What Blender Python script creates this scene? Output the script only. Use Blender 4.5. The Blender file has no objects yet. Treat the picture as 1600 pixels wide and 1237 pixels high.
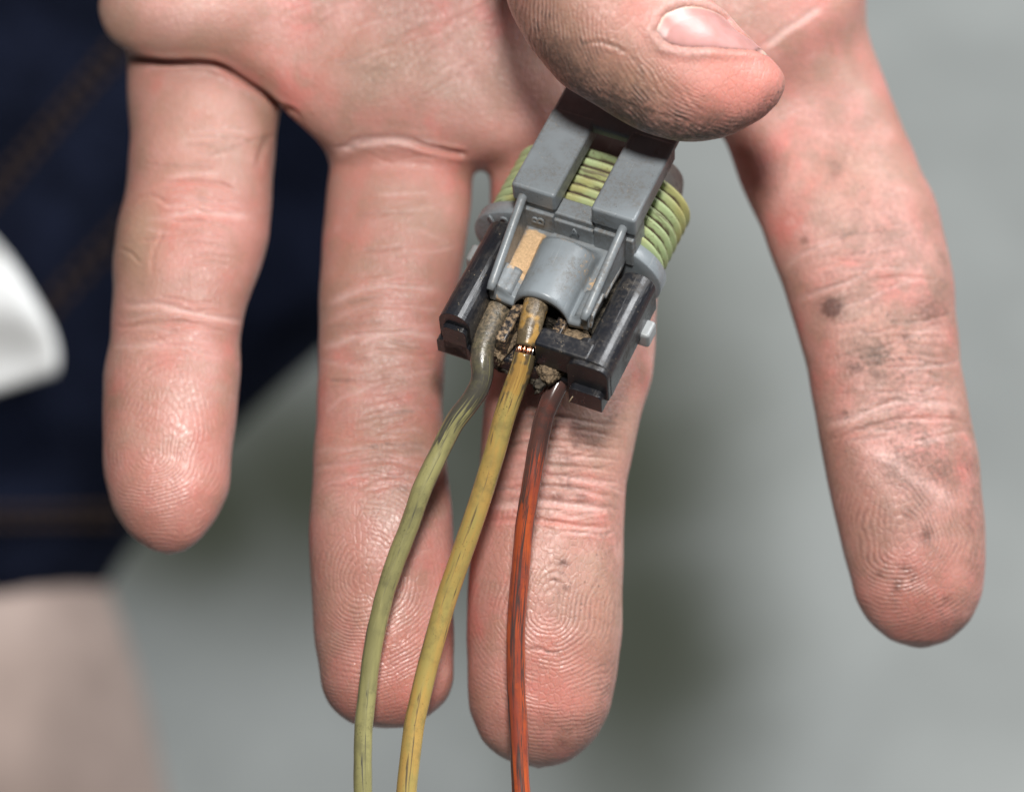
import bpy, bmesh, math
import numpy as np
from mathutils import Vector, Matrix, kdtree

# ------------------------------------------------------------------ scene, camera, light
scene = bpy.context.scene
COL = scene.collection
S = 0.00009            # metres per unit; one unit is the working size for everything held in the hand
DIST = 4444.4          # lens to the connector face, in units (0.4 m)
PITCH = math.radians(52)
R = Vector((1, 0, 0))
F = Vector((0, math.cos(PITCH), -math.sin(PITCH)))
U = R.cross(F)
HAND_CENTRE = Vector((0, 0, 0.60))
CAM = HAND_CENTRE - F * (DIST * S)

def P(x, y, d):
    """point of the place: x to the right, y downwards, d towards the lens (units)"""
    z = DIST - d
    return CAM + S * (R * ((x - 800) * z / DIST) + U * (-(y - 618.5) * z / DIST) + F * z)

def PN(x, y, d):
    x, y, d = np.asarray(x, float), np.asarray(y, float), np.asarray(d, float)
    z = DIST - d
    X = ((x - 800) * z / DIST)[..., None]; Y = (-(y - 618.5) * z / DIST)[..., None]
    return np.array(CAM) + S * (X * np.array(R) + Y * np.array(U) + z[..., None] * np.array(F))

cam = bpy.data.cameras.new('camera')
cam.lens = 100; cam.sensor_width = 36
cam.clip_start = 0.01; cam.clip_end = 50
cam.dof.use_dof = True
cam.dof.focus_distance = (DIST - 20) * S
cam.dof.aperture_fstop = 9.0
cam_o = bpy.data.objects.new('camera', cam); COL.objects.link(cam_o)
m = Matrix((R, U, -F)).transposed().to_4x4(); m.translation = CAM
cam_o.matrix_world = m
scene.camera = cam_o

world = bpy.data.worlds.new('World'); scene.world = world; world.use_nodes = True
world.node_tree.nodes['Background'].inputs[0].default_value = (0.90, 0.95, 1.0, 1)
world.node_tree.nodes['Background'].inputs[1].default_value = 0.055

def area_lamp(name, loc, target, size, watts, colour):
    l = bpy.data.lights.new(name, 'AREA'); l.shape = 'DISK'; l.size = size; l.energy = watts; l.color = colour
    o = bpy.data.objects.new(name, l); COL.objects.link(o); o.location = loc
    o.rotation_euler = (Vector(target) - Vector(loc)).to_track_quat('-Z', 'Y').to_euler()
    return o
area_lamp('flash_lamp', CAM - F * 0.04 + U * 0.18 + R * 0.01, HAND_CENTRE, 0.075, 3.0, (1.0, 0.968, 0.925))
area_lamp('floor_fill', Vector((0.8, 0.5, 1.5)), Vector((0.40, 0.3, 0)), 0.8, 27, (0.97, 0.985, 1.0))  # added fill that brightens the floor but not the palm; no known source

scene.view_settings.view_transform = 'Standard'
scene.view_settings.look = 'None'
scene.view_settings.exposure = 0.0
scene.view_settings.gamma = 1.0
scene.view_settings.use_curve_mapping = False
scene.cycles.use_denoising = True
scene.cycles.max_bounces = 8

# ------------------------------------------------------------------ helpers
def link(o, parent=None):
    COL.objects.link(o)
    if parent is not None: o.parent = parent
    return o

def tag(o, label=None, cat=None, group=None, kind=None):
    if label: o['label'] = label
    if cat: o['category'] = cat
    if group: o['group'] = group
    if kind: o['kind'] = kind
    return o

def mesh_obj(name, verts, faces, mat=None, parent=None, smooth=True):
    me = bpy.data.meshes.new(name)
    me.from_pydata([tuple(v) for v in verts], [], [tuple(int(i) for i in f) for f in faces])
    me.update()
    if smooth: me.polygons.foreach_set('use_smooth', np.ones(len(me.polygons), bool))
    if mat: me.materials.append(mat)
    o = bpy.data.objects.new(name, me)
    return link(o, parent)

def attr(me, name, arr):
    a = me.attributes.new(name, 'FLOAT', 'POINT')
    a.data.foreach_set('value', np.ascontiguousarray(arr, dtype=np.float32))

class NT:
    """tiny node builder"""
    def __init__(self, name):
        self.mat = bpy.data.materials.new(name); self.mat.use_nodes = True
        self.t = self.mat.node_tree; self.n = self.t.nodes
        self.b = self.n['Principled BSDF']
    def new(self, typ, **kw):
        n = self.n.new(typ)
        for k, v in kw.items(): setattr(n, k, v)
        return n
    def set(self, sock, v):
        if hasattr(v, 'is_linked') or isinstance(v, bpy.types.NodeSocket): self.t.links.new(v, sock)
        elif v is not None: sock.default_value = v
    def math(self, op, a, b=None, c=None, clamp=False):
        n = self.new('ShaderNodeMath', operation=op); n.use_clamp = clamp
        for i, v in enumerate((a, b, c)):
            if v is not None: self.set(n.inputs[i], v)
        return n.outputs[0]
    def mix(self, fac, a, b, typ='MIX'):
        n = self.new('ShaderNodeMix', data_type='RGBA', blend_type=typ)
        self.set(n.inputs[0], fac)
        self.set(n.inputs[6], a if not isinstance(a, tuple) else (*a, 1)[:4])
        self.set(n.inputs[7], b if not isinstance(b, tuple) else (*b, 1)[:4])
        return n.outputs[2]
    def attr(self, name, out='Fac'):
        return self.new('ShaderNodeAttribute', attribute_name=name).outputs[out]
    def coord(self):
        return self.new('ShaderNodeTexCoord').outputs['Object']
    def noise(self, scale, detail=3, rough=.55, vec=None, dist=0.0):
        n = self.new('ShaderNodeTexNoise')
        n.inputs['Scale'].default_value = scale; n.inputs['Detail'].default_value = detail
        n.inputs['Roughness'].default_value = rough; n.inputs['Distortion'].default_value = dist
        self.set(n.inputs['Vector'], vec if vec is not None else self.coord())
        return n.outputs['Fac']
    def voronoi(self, scale, vec=None, feature='F1'):
        n = self.new('ShaderNodeTexVoronoi', feature=feature)
        n.inputs['Scale'].default_value = scale
        self.set(n.inputs['Vector'], vec if vec is not None else self.coord())
        return n.outputs['Distance']
    def ramp(self, v, lo, hi, a=0.0, b=1.0):
        n = self.new('ShaderNodeMapRange', interpolation_type='SMOOTHSTEP')
        self.set(n.inputs[0], v)
        for i, x in zip((1, 2, 3, 4), (lo, hi, a, b)): self.set(n.inputs[i], x)
        return n.outputs[0]
    def scaled(self, vec, s):
        n = self.new('ShaderNodeMapping'); self.set(n.inputs['Vector'], vec); n.inputs['Scale'].default_value = s
        return n.outputs[0]
    def combine(self, x, y, z):
        n = self.new('ShaderNodeCombineXYZ')
        for i, v in enumerate((x, y, z)): self.set(n.inputs[i], v)
        return n.outputs[0]
    def bump(self, height, dist, strength=1.0, prev=None):
        n = self.new('ShaderNodeBump'); n.inputs['Distance'].default_value = dist
        self.set(n.inputs['Strength'], strength); self.set(n.inputs['Height'], height)
        if prev is not None: self.set(n.inputs['Normal'], prev)
        return n.outputs[0]
    def done(self, col=None, rough=None, spec=None, normal=None):
        for k, v in (('Base Color', col), ('Roughness', rough), ('Specular IOR Level', spec), ('Normal', normal)):
            if v is not None: self.set(self.b.inputs[k], v if not isinstance(v, tuple) else (*v, 1)[:4])
        return self.mat

def smooth1(a, n):
    k = np.exp(-0.5 * (np.arange(-3 * n, 3 * n + 1) / n) ** 2); k /= k.sum()
    p = np.pad(a, (3 * n, 3 * n), mode='edge')
    return np.convolve(p, k, mode='valid')

# ------------------------------------------------------------------ materials
def mat_skin():
    t = NT('skin')
    n_big = t.noise(38, 3, .55)
    n_pat = t.noise(105, 3, .6)
    n_mid = t.noise(230, 4, .6)
    n_fin = t.noise(1500, 4, .65)
    film = t.noise(62, 4, .65)
    col = t.mix(t.ramp(n_big, .35, .65), (.47, .240, .202), (.50, .215, .185))
    col = t.mix(t.ramp(n_pat, .48, .68, 0, .9), col, (.53, .178, .152))
    col = t.mix(t.ramp(n_pat, .30, .46, .7, 0), col, (.415, .265, .215))
    col = t.mix(t.ramp(n_mid, .46, .70, 0, .6), col, (.35, .20, .145))
    col = t.mix(t.ramp(n_mid, .28, .42, .45, 0), col, (.55, .32, .29))
    col = t.mix(t.ramp(film, .42, .68, 0, .58), col, (.315, .180, .135))
    col = t.mix(t.math('MULTIPLY', t.attr('tan'), .8, clamp=True), col, (.365, .23, .160))
    col = t.mix(t.math('MULTIPLY', t.attr('red'), .62, clamp=True), col, (.55, .200, .162))
    col = t.mix(t.math('MULTIPLY', t.attr('pale'), .85, clamp=True), col, (.63, .40, .36))
    # fine crossing lines of the skin and pores
    cell = t.voronoi(1150, feature='DISTANCE_TO_EDGE', vec=t.scaled(t.coord(), (1, .62, .8)))
    lines = t.ramp(cell, .02, .16, 1, 0)
    col = t.mix(t.math('MULTIPLY', lines, t.ramp(n_mid, .35, .6, .04, .22)), col, (.33, .165, .13))
    pore = t.ramp(t.noise(2600, 3, .7), .58, .70)
    col = t.mix(t.math('MULTIPLY', pore, .32), col, (.62, .43, .37))
    pore2 = t.ramp(t.noise(2100, 3, .7), .60, .72)
    col = t.mix(t.math('MULTIPLY', pore2, .42), col, (.26, .155, .125))
    # friction ridges
    warp = t.math('MULTIPLY', t.math('SUBTRACT', t.noise(130, 1, .5), .5), 30)
    warp2 = t.math('MULTIPLY', t.math('SUBTRACT', t.noise(800, 2, .5), .5), 2.6)
    ph = t.math('ADD', t.math('ADD', t.attr('phase'), warp), warp2)
    s = t.math('SINE', t.math('MULTIPLY', ph, 2 * math.pi / 6.2))
    s01 = t.math('MULTIPLY_ADD', s, .5, .5)
    rmask = t.math('MULTIPLY', t.attr('ridge'), t.ramp(t.noise(190, 4, .65), .38, .62, .06, 1.0))
    ridge = t.math('MULTIPLY', t.math('POWER', s01, .8), rmask)
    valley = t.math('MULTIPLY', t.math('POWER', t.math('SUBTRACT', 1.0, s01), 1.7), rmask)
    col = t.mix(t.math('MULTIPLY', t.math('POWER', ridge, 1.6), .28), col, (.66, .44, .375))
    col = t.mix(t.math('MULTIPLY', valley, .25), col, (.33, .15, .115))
    # dirt that sits in the valleys and in patches
    d = t.attr('dirt')
    dn = t.ramp(t.math('ADD', t.math('MULTIPLY', n_fin, .55), t.math('MULTIPLY', n_mid, .45)), .34, .64)
    dv = t.math('MULTIPLY', t.math('MULTIPLY', valley, t.ramp(t.noise(420, 3, .6), .44, .62)), t.math('ADD', d, .34))
    col = t.mix(t.math('MULTIPLY', dv, .9, clamp=True), col, (.11, .08, .07))
    col = t.mix(t.math('MULTIPLY', t.math('MULTIPLY', d, dn), 1.0, clamp=True), col, (.135, .085, .068))
    spk = t.math('MULTIPLY', t.ramp(t.voronoi(900), .10, .16, 1, 0), t.ramp(t.noise(95, 2, .5), .52, .64))
    col = t.mix(t.math('MULTIPLY', spk, t.math('ADD', t.math('MULTIPLY', d, 1.2), .35), clamp=True), col, (.06, .045, .04))
    bl = t.attr('black')
    bn = t.math('MULTIPLY', bl, t.ramp(n_fin, .28, .56, .35, 1.0))
    col = t.mix(t.math('MULTIPLY', bn, .95, clamp=True), col, (.115, .048, .036))
    # fine wrinkles
    wv = t.scaled(t.coord(), (260, 900, 700))
    wr = t.noise(1.0, 5, .7, wv)
    h = t.math('ADD', t.math('MULTIPLY', ridge, 1.0), t.math('MULTIPLY', wr, .55))
    h = t.math('ADD', h, t.math('MULTIPLY', n_fin, .45))
    h = t.math('ADD', h, t.math('MULTIPLY', lines, -.45))
    nrm = t.bump(h, .00007, .85)
    rough = t.math('SUBTRACT', t.ramp(n_fin, .3, .7, .40, .60), t.math('MULTIPLY', t.attr('ridge'), .15))
    rough = t.math('ADD', rough, t.math('MULTIPLY', d, .2))
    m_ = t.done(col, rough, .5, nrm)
    b = t.b
    b.inputs['Subsurface Weight'].default_value = .38
    b.inputs['Subsurface Radius'].default_value = (1.0, .35, .18)
    b.inputs['Subsurface Scale'].default_value = .0016
    return m_

def mat_nail():
    t = NT('nail')
    n = t.noise(420, 3, .5)
    col = t.mix(t.ramp(n, .35, .7), (.47, .245, .23), (.42, .21, .19))
    col = t.mix(t.attr('edge'), col, (.66, .52, .42))
    col = t.mix(t.math('MULTIPLY', t.attr('grime'), t.ramp(t.noise(900, 3, .6), .25, .50, .3, 1.0)), col, (.09, .06, .05))
    nrm = t.bump(t.noise(1.0, 3, .6, t.scaled(t.coord(), (300, 1500, 1500))), .00005, .6)
    t.done(col, .33, .5, nrm)
    t.b.inputs['Subsurface Weight'].default_value = .15
    t.b.inputs['Subsurface Scale'].default_value = .001
    return t.mat

def mat_plastic(name, base, dirt_col, rough=.45, spots=1.0, dust=False, scratch=0.3, grime=.5):
    t = NT(name)
    n1 = t.noise(160, 4, .6); n2 = t.noise(1600, 4, .7)
    col = t.mix(t.ramp(n1, .3, .7), base, tuple(c * .82 for c in base))
    g = t.math('MULTIPLY', t.ramp(n1, .40, .66), t.ramp(n2, .40, .66))
    col = t.mix(t.math('MULTIPLY', g, grime), col, dirt_col)
    sp = t.math('MULTIPLY', t.ramp(t.noise(5200, 2, .6), .60, .68), t.ramp(t.noise(240, 3, .6), .47, .62))
    col = t.mix(t.math('MULTIPLY', sp, spots), col, (.025, .022, .02))
    lt = t.math('MULTIPLY', t.ramp(t.voronoi(1900), .10, .18, 1, 0), t.ramp(t.noise(330, 2, .5), .50, .62))
    col = t.mix(t.math('MULTIPLY', lt, .5), col, (.45, .36, .25))
    sc = t.ramp(t.noise(1.0, 2, .5, t.scaled(t.coord(), (2600, 140, 800))), .66, .74)
    col = t.mix(t.math('MULTIPLY', sc, scratch * .4), col, (.5, .5, .5))
    if dust:
        dd = t.attr('dust')
        dm = t.math('MULTIPLY', t.ramp(t.math('ADD', dd, t.math('MULTIPLY', t.math('SUBTRACT', n2, .5), 1.0)), .35, .6), 1.0, clamp=True)
        dc = t.mix(t.ramp(t.noise(3500, 3, .7), .3, .7), (.62, .42, .24), (.40, .27, .15))
        col = t.mix(dm, col, dc)
        gm = t.attr('soot')
        col = t.mix(t.math('MULTIPLY', gm, t.ramp(n2, .3, .6), clamp=True), col, (.10, .075, .055))
    r = t.math('ADD', t.ramp(n1, .3, .7, rough - .06, rough + .1), t.math('MULTIPLY', g, .25))
    nrm = t.bump(t.math('ADD', n2, t.math('MULTIPLY', sc, -.6)), .00004, .5)
    return t.done(col, r, .5, nrm)

def mat_seal():
    t = NT('seal_rubber')
    n1 = t.noise(420, 4, .65); n2 = t.noise(1800, 4, .7); n0 = t.noise(120, 2, .5)
    col = t.mix(t.ramp(n0, .35, .65), (.38, .47, .25), (.39, .37, .15))
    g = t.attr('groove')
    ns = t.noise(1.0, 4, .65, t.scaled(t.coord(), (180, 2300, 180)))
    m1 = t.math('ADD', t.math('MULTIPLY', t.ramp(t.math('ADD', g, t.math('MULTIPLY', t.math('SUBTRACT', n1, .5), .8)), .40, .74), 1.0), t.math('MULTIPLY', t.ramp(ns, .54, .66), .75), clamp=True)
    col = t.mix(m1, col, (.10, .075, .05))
    m2 = t.math('MULTIPLY', t.ramp(n2, .55, .70), t.ramp(n1, .45, .6))
    col = t.mix(t.math('MULTIPLY', m2, .7), col, (.16, .11, .07))
    return t.done(col, .5, .4, t.bump(n2, .00005, .5))

def mat_wire(name, c1, c2, scuff, streak, s_lo, s_hi, patch=None):
    t = NT(name)
    s, ca, sa = t.attr('run'), t.attr('ca'), t.attr('sa')
    v = t.combine(t.math('MULTIPLY', s, .010), t.math('MULTIPLY', ca, 1.1), t.math('MULTIPLY', sa, 1.1))
    n = t.noise(1.0, 4, .6, v, .3)
    n_f = t.noise(1500, 4, .7)
    v2 = t.combine(t.math('MULTIPLY', s, .0052), t.math('MULTIPLY', ca, 1.9), t.math('MULTIPLY', sa, 1.9))
    n3 = t.noise(1.0, 4, .65, v2, .5)
    col = t.mix(t.ramp(n, .35, .65), c1, c2)
    k = t.ramp(s, s_lo, s_hi, .30, 0)          # dark near the connector
    m1 = t.ramp(t.math('ADD', n3, k), .54 + (1 - streak) * .12, .60 + (1 - streak) * .12)
    col = t.mix(t.math('MULTIPLY', m1, .92), col, scuff)
    sm = t.math('MULTIPLY', t.ramp(t.noise(420, 4, .7), .44, .66), t.ramp(t.noise(120, 2, .5), .36, .60))
    col = t.mix(t.math('MULTIPLY', sm, .6), col, tuple(.5 * a_ + .5 * b_ for a_, b_ in zip(scuff, c2)))
    if patch:
        pm = t.math('MULTIPLY', t.ramp(t.noise(300, 2, .5), .52, .58), t.ramp(s, s_lo, s_hi, 1, .15))
        col = t.mix(pm, col, patch)
    sp = t.math('MULTIPLY', t.ramp(t.noise(3800, 2, .6), .62, .70), t.ramp(t.noise(260, 2, .5), .48, .6))
    col = t.mix(t.math('MULTIPLY', sp, .6), col, (.03, .025, .02))
    dst = t.math('MULTIPLY', t.attr('muck'), t.ramp(n_f, .30, .62))
    col = t.mix(dst, col, t.mix(t.ramp(t.noise(2300, 4, .7), .35, .65), (.36, .27, .17), (.07, .055, .04)))
    rough = t.math('ADD', t.ramp(n3, .4, .7, .16, .32), t.math('MULTIPLY', dst, .4))
    h = t.math('ADD', t.math('MULTIPLY', n_f, t.math('MULTIPLY_ADD', t.attr('muck'), 40.0, 1.0)), t.math('MULTIPLY', n3, .8))
    return t.done(col, rough, .5, t.bump(h, .00002, .35))

def mat_muck(name, a, b):
    t = NT(name)
    n = t.noise(1400, 5, .75); v = t.voronoi(2200)
    col = t.mix(t.ramp(n, .35, .65), a, b)
    return t.done(col, .85, .2, t.bump(t.math('ADD', n, v), .0003, .9))

def mat_simple(name, col, rough, metal=0.0, noise_scale=None, amp=.25, bump=0.0, spec=.5):
    t = NT(name)
    c = col
    nrm = None
    if noise_scale:
        n = t.noise(noise_scale, 4, .6)
        c = t.mix(t.ramp(n, .3, .7), tuple(x * (1 - amp) for x in col), tuple(min(1, x * (1 + amp)) for x in col))
        if bump: nrm = t.bump(n, bump, .8)
    t.done(c, rough, spec, nrm)
    t.b.inputs['Metallic'].default_value = metal
    return t.mat

M_SKIN = mat_skin(); M_NAIL = mat_nail()
M_GREY = mat_plastic('grey_plastic', (.215, .242, .262), (.12, .095, .07), .37, .6, dust=True)
M_BLACK = mat_plastic('black_plastic', (.013, .014, .018), (.10, .082, .062), .30, .2, scratch=.22, grime=.35, dust=True)
M_BODY = mat_plastic('stained_plastic', (.055, .045, .04), (.12, .10, .08), .5, .5, grime=.9)
M_PALE = mat_plastic('pale_plastic', (.27, .285, .29), (.16, .13, .10), .4, .5)
M_SEAL = mat_seal()
M_MUCK = mat_muck('packed_dirt', (.30, .22, .14), (.085, .065, .045))
M_MUCKD = mat_muck('dark_dirt', (.10, .085, .065), (.02, .018, .016))
M_COPPER = mat_simple('copper', (.72, .36, .22), .22, 1.0)
M_TIN = mat_simple('tinned_strand', (.85, .82, .78), .2, 1.0)
M_FIBRE = mat_simple('fibre', (.42, .33, .22), .7)

# ------------------------------------------------------------------ floor
def mat_floor():
    t = NT('concrete')
    n = t.noise(7.0, 3, .55); n2 = t.noise(60, 4, .6)
    col = t.mix(t.ramp(n, .3, .7), (.42, .44, .425), (.30, .315, .305))
    col = t.mix(t.ramp(n2, .4, .7, 0, .3), col, (.28, .29, .28))
    # soft shadow behind the hand, painted into the floor colour with an uneven outline
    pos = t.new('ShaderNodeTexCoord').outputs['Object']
    hand_shade = None
    for (cx, cy, rx, ry) in SHADE_PATCHES:
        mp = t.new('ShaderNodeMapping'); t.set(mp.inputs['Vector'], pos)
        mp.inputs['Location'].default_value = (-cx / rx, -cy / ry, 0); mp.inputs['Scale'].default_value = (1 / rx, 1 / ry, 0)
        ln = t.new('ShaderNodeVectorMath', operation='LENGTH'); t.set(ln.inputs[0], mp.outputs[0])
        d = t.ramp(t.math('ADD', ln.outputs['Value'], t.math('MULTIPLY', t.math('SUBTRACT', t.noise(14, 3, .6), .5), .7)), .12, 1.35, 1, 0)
        hand_shade = d if hand_shade is None else t.math('MAXIMUM', hand_shade, d)
    col = t.mix(t.math('MULTIPLY', hand_shade, .93), col, (.034, .040, .018))
    return t.done(col, .65, .4, t.bump(n2, .0008, .5))

def floor_hit(x, y):
    d = (P(x, y, 0) - CAM).normalized()
    return CAM + d * (-CAM.z / d.z)
SHADE_PATCHES = []
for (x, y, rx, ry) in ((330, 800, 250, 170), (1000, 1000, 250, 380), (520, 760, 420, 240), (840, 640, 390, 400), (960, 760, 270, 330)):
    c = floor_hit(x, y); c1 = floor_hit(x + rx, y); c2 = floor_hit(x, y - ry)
    SHADE_PATCHES.append((c.x, c.y, abs(c1.x - c.x), abs(c2.y - c.y)))
g = 6.0
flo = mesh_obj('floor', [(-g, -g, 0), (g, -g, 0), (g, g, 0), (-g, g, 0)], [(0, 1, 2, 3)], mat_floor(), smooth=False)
tag(flo, 'blurred grey concrete floor with dark olive shade painted behind the hand', kind='structure')

# ------------------------------------------------------------------ the hand: implicit surface, then a mesh
def outline(left, right, ytop, ytip, d_pts, thick, pwr=2.3):
    """slice description of a finger: centre, half width, depth centre, depth radius for every y"""
    ys = np.arange(ytop, ytip + 1, 1.0)
    l = np.array(left, float); r = np.array(right, float)
    L = np.interp(ys, l[:, 1], l[:, 0]); Rr = np.interp(ys, r[:, 1], r[:, 0])
    c = smooth1((L + Rr) / 2, 9); w2 = ((Rr - L) / 2) ** 2
    w2s = smooth1(w2, 8)
    fade = np.clip((ytip - ys) / 30, 0, 1)
    w = np.sqrt(np.maximum(fade * w2s + (1 - fade) * w2, .5))
    d = np.array(d_pts, float)
    cz = smooth1(np.interp(ys, d[:, 0], d[:, 1]), 20)
    tk = np.array(thick, float)
    rz = w * smooth1(np.interp(ys, tk[:, 0], tk[:, 1]), 15)
    return dict(y0=ytop, y1=ytip, c=c, w=w, cz=cz, rz=rz, p=pwr)

PINKY = outline(
    [(190, -60), (196, 60), (199, 95), (198, 142), (203, 213), (200, 267), (193, 309), (181, 356), (177, 409), (175, 470), (171, 536), (161, 587), (159, 672), (163, 750), (175, 796), (202, 835), (237, 860), (262, 866)],
    [(430, -60), (436, 100), (438, 167), (430, 231), (426, 302), (421, 373), (405, 430), (382, 486), (375, 529), (377, 571), (371, 637), (363, 711), (357, 769), (338, 812), (311, 847), (287, 860), (262, 866)],
    -60, 866, [(-60, -420), (100, -410), (330, -345), (600, -255), (866, -190)], [(-60, .78), (300, .84), (600, .84), (866, .86)])
RING = outline(
    [(500, -60), (505, 150), (519, 239), (512, 285), (504, 361), (500, 432), (498, 495), (496, 600), (494, 663), (491, 693), (487, 770), (482, 828), (484, 880), (487, 932), (491, 1004), (503, 1076), (518, 1107), (545, 1130), (600, 1140)],
    [(750, -60), (745, 150), (740, 243), (736, 327), (722, 420), (708, 490), (696, 558), (691, 642), (699, 730), (707, 793), (710, 869), (708, 932), (710, 995), (710, 1062), (698, 1094), (671, 1119), (640, 1134), (600, 1140)],
    -60, 1140, [(-60, -420), (200, -395), (480, -300), (800, -190), (1140, -150)], [(-60, .8), (480, .86), (760, .84), (1140, .86)])
MIDDLE = outline(
    [(765, -60), (768, 240), (762, 420), (757, 560), (757, 615), (754, 656), (751, 719), (742, 800), (734, 878), (730, 932), (729, 1000), (730, 1062), (734, 1112), (752, 1157), (775, 1179), (811, 1195), (842, 1201)],
    [(1010, -60), (1018, 240), (1026, 420), (1026, 499), (1023, 546), (1019, 587), (1004, 642), (991, 693), (978, 756), (975, 828), (973, 905), (971, 995), (964, 1053), (953, 1112), (928, 1157), (892, 1188), (842, 1201)],
    -60, 1201, [(-60, -440), (240, -400), (480, -285), (640, -215), (900, -170), (1201, -150)], [(-60, .75), (480, .84), (800, .84), (1201, .86)])
INDEX = outline(
    [(1010, -60), (1065, 60), (1100, 140), (1132, 217), (1159, 294), (1191, 362), (1220, 439), (1240, 498), (1258, 565), (1277, 664), (1289, 733), (1303, 803), (1319, 872), (1335, 932), (1358, 973), (1390, 1001), (1440, 1014)],
    [(1332, -60), (1349, 14), (1363, 77), (1390, 145), (1412, 204), (1440, 267), (1462, 312), (1478, 376), (1491, 435), (1494, 498), (1501, 560), (1517, 655), (1529, 710), (1538, 803), (1541, 872), (1535, 932), (1519, 968), (1482, 1001), (1440, 1014)],
    -60, 1014, [(-60, -440), (200, -400), (450, -310), (700, -235), (1014, -205)], [(-60, .72), (400, .8), (700, .82), (1014, .85)])

TS, TC = .60, .80    # the thumb runs obliquely: s along it, t across it
def thumb_st(x, y): return (x - 1000) * TC + (y - 80) * TS, -(x - 1000) * TS + (y - 80) * TC
_low = [thumb_st(*p) for p in ((768, -110), (780, -60), (796, 0), (807, 30), (825, 69), (846, 96), (879, 135), (915, 156), (951, 177), (990, 201), (1020, 214), (1056, 222), (1095, 221), (1140, 213), (1176, 195))]
_upp = [thumb_st(*p) for p in ((930, -290), (1000, -190), (1060, -70), (1113, 0), (1134, 24), (1152, 45), (1182, 72), (1197, 87), (1209, 96), (1224, 113), (1228, 134))]
_low += [(217, -38)]; _upp += [(219, -86)]
_tip = 222.0; _low.append((_tip, -62)); _upp.append((_tip, -62))
s0 = -285.0
THUMB = outline([(t, s) for s, t in sorted(_upp)], [(t, s) for s, t in sorted(_low)], s0, _tip,
                [(-285, -5), (-190, 22), (-60, 46), (60, 58), (_tip, 52)], [(-190, .96), (0, .96), (_tip, .92)], 2.15)

VX = 5.0
GX = np.arange(90, 1640, VX, dtype=np.float32)
GY = np.arange(-560, 1230, VX, dtype=np.float32)
GZ = np.arange(-640, 260, VX, dtype=np.float32)

def slice_f(fg, x, y, z):
    i = np.clip(y - fg['y0'], 0, len(fg['c']) - 1)
    k = np.arange(len(fg['c']))
    c = np.interp(i, k, fg['c']); w = np.interp(i, k, fg['w']); cz = np.interp(i, k, fg['cz']); rz = np.interp(i, k, fg['rz'])
    p = fg['p']
    q = (np.abs(x - c) / w) ** p + (np.abs(z - cz) / rz) ** p
    f = (q ** (1 / p) - 1) * np.minimum(w, rz)
    return np.maximum(np.maximum(f, y - fg['y1'] - .01), fg['y0'] - y)

def smin(a, b, k):
    h = np.clip(.5 + .5 * (b - a) / k, 0, 1)
    return b + (a - b) * h - k * h * (1 - h)
def smax(a, b, k): return -smin(-a, -b, k)

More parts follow.
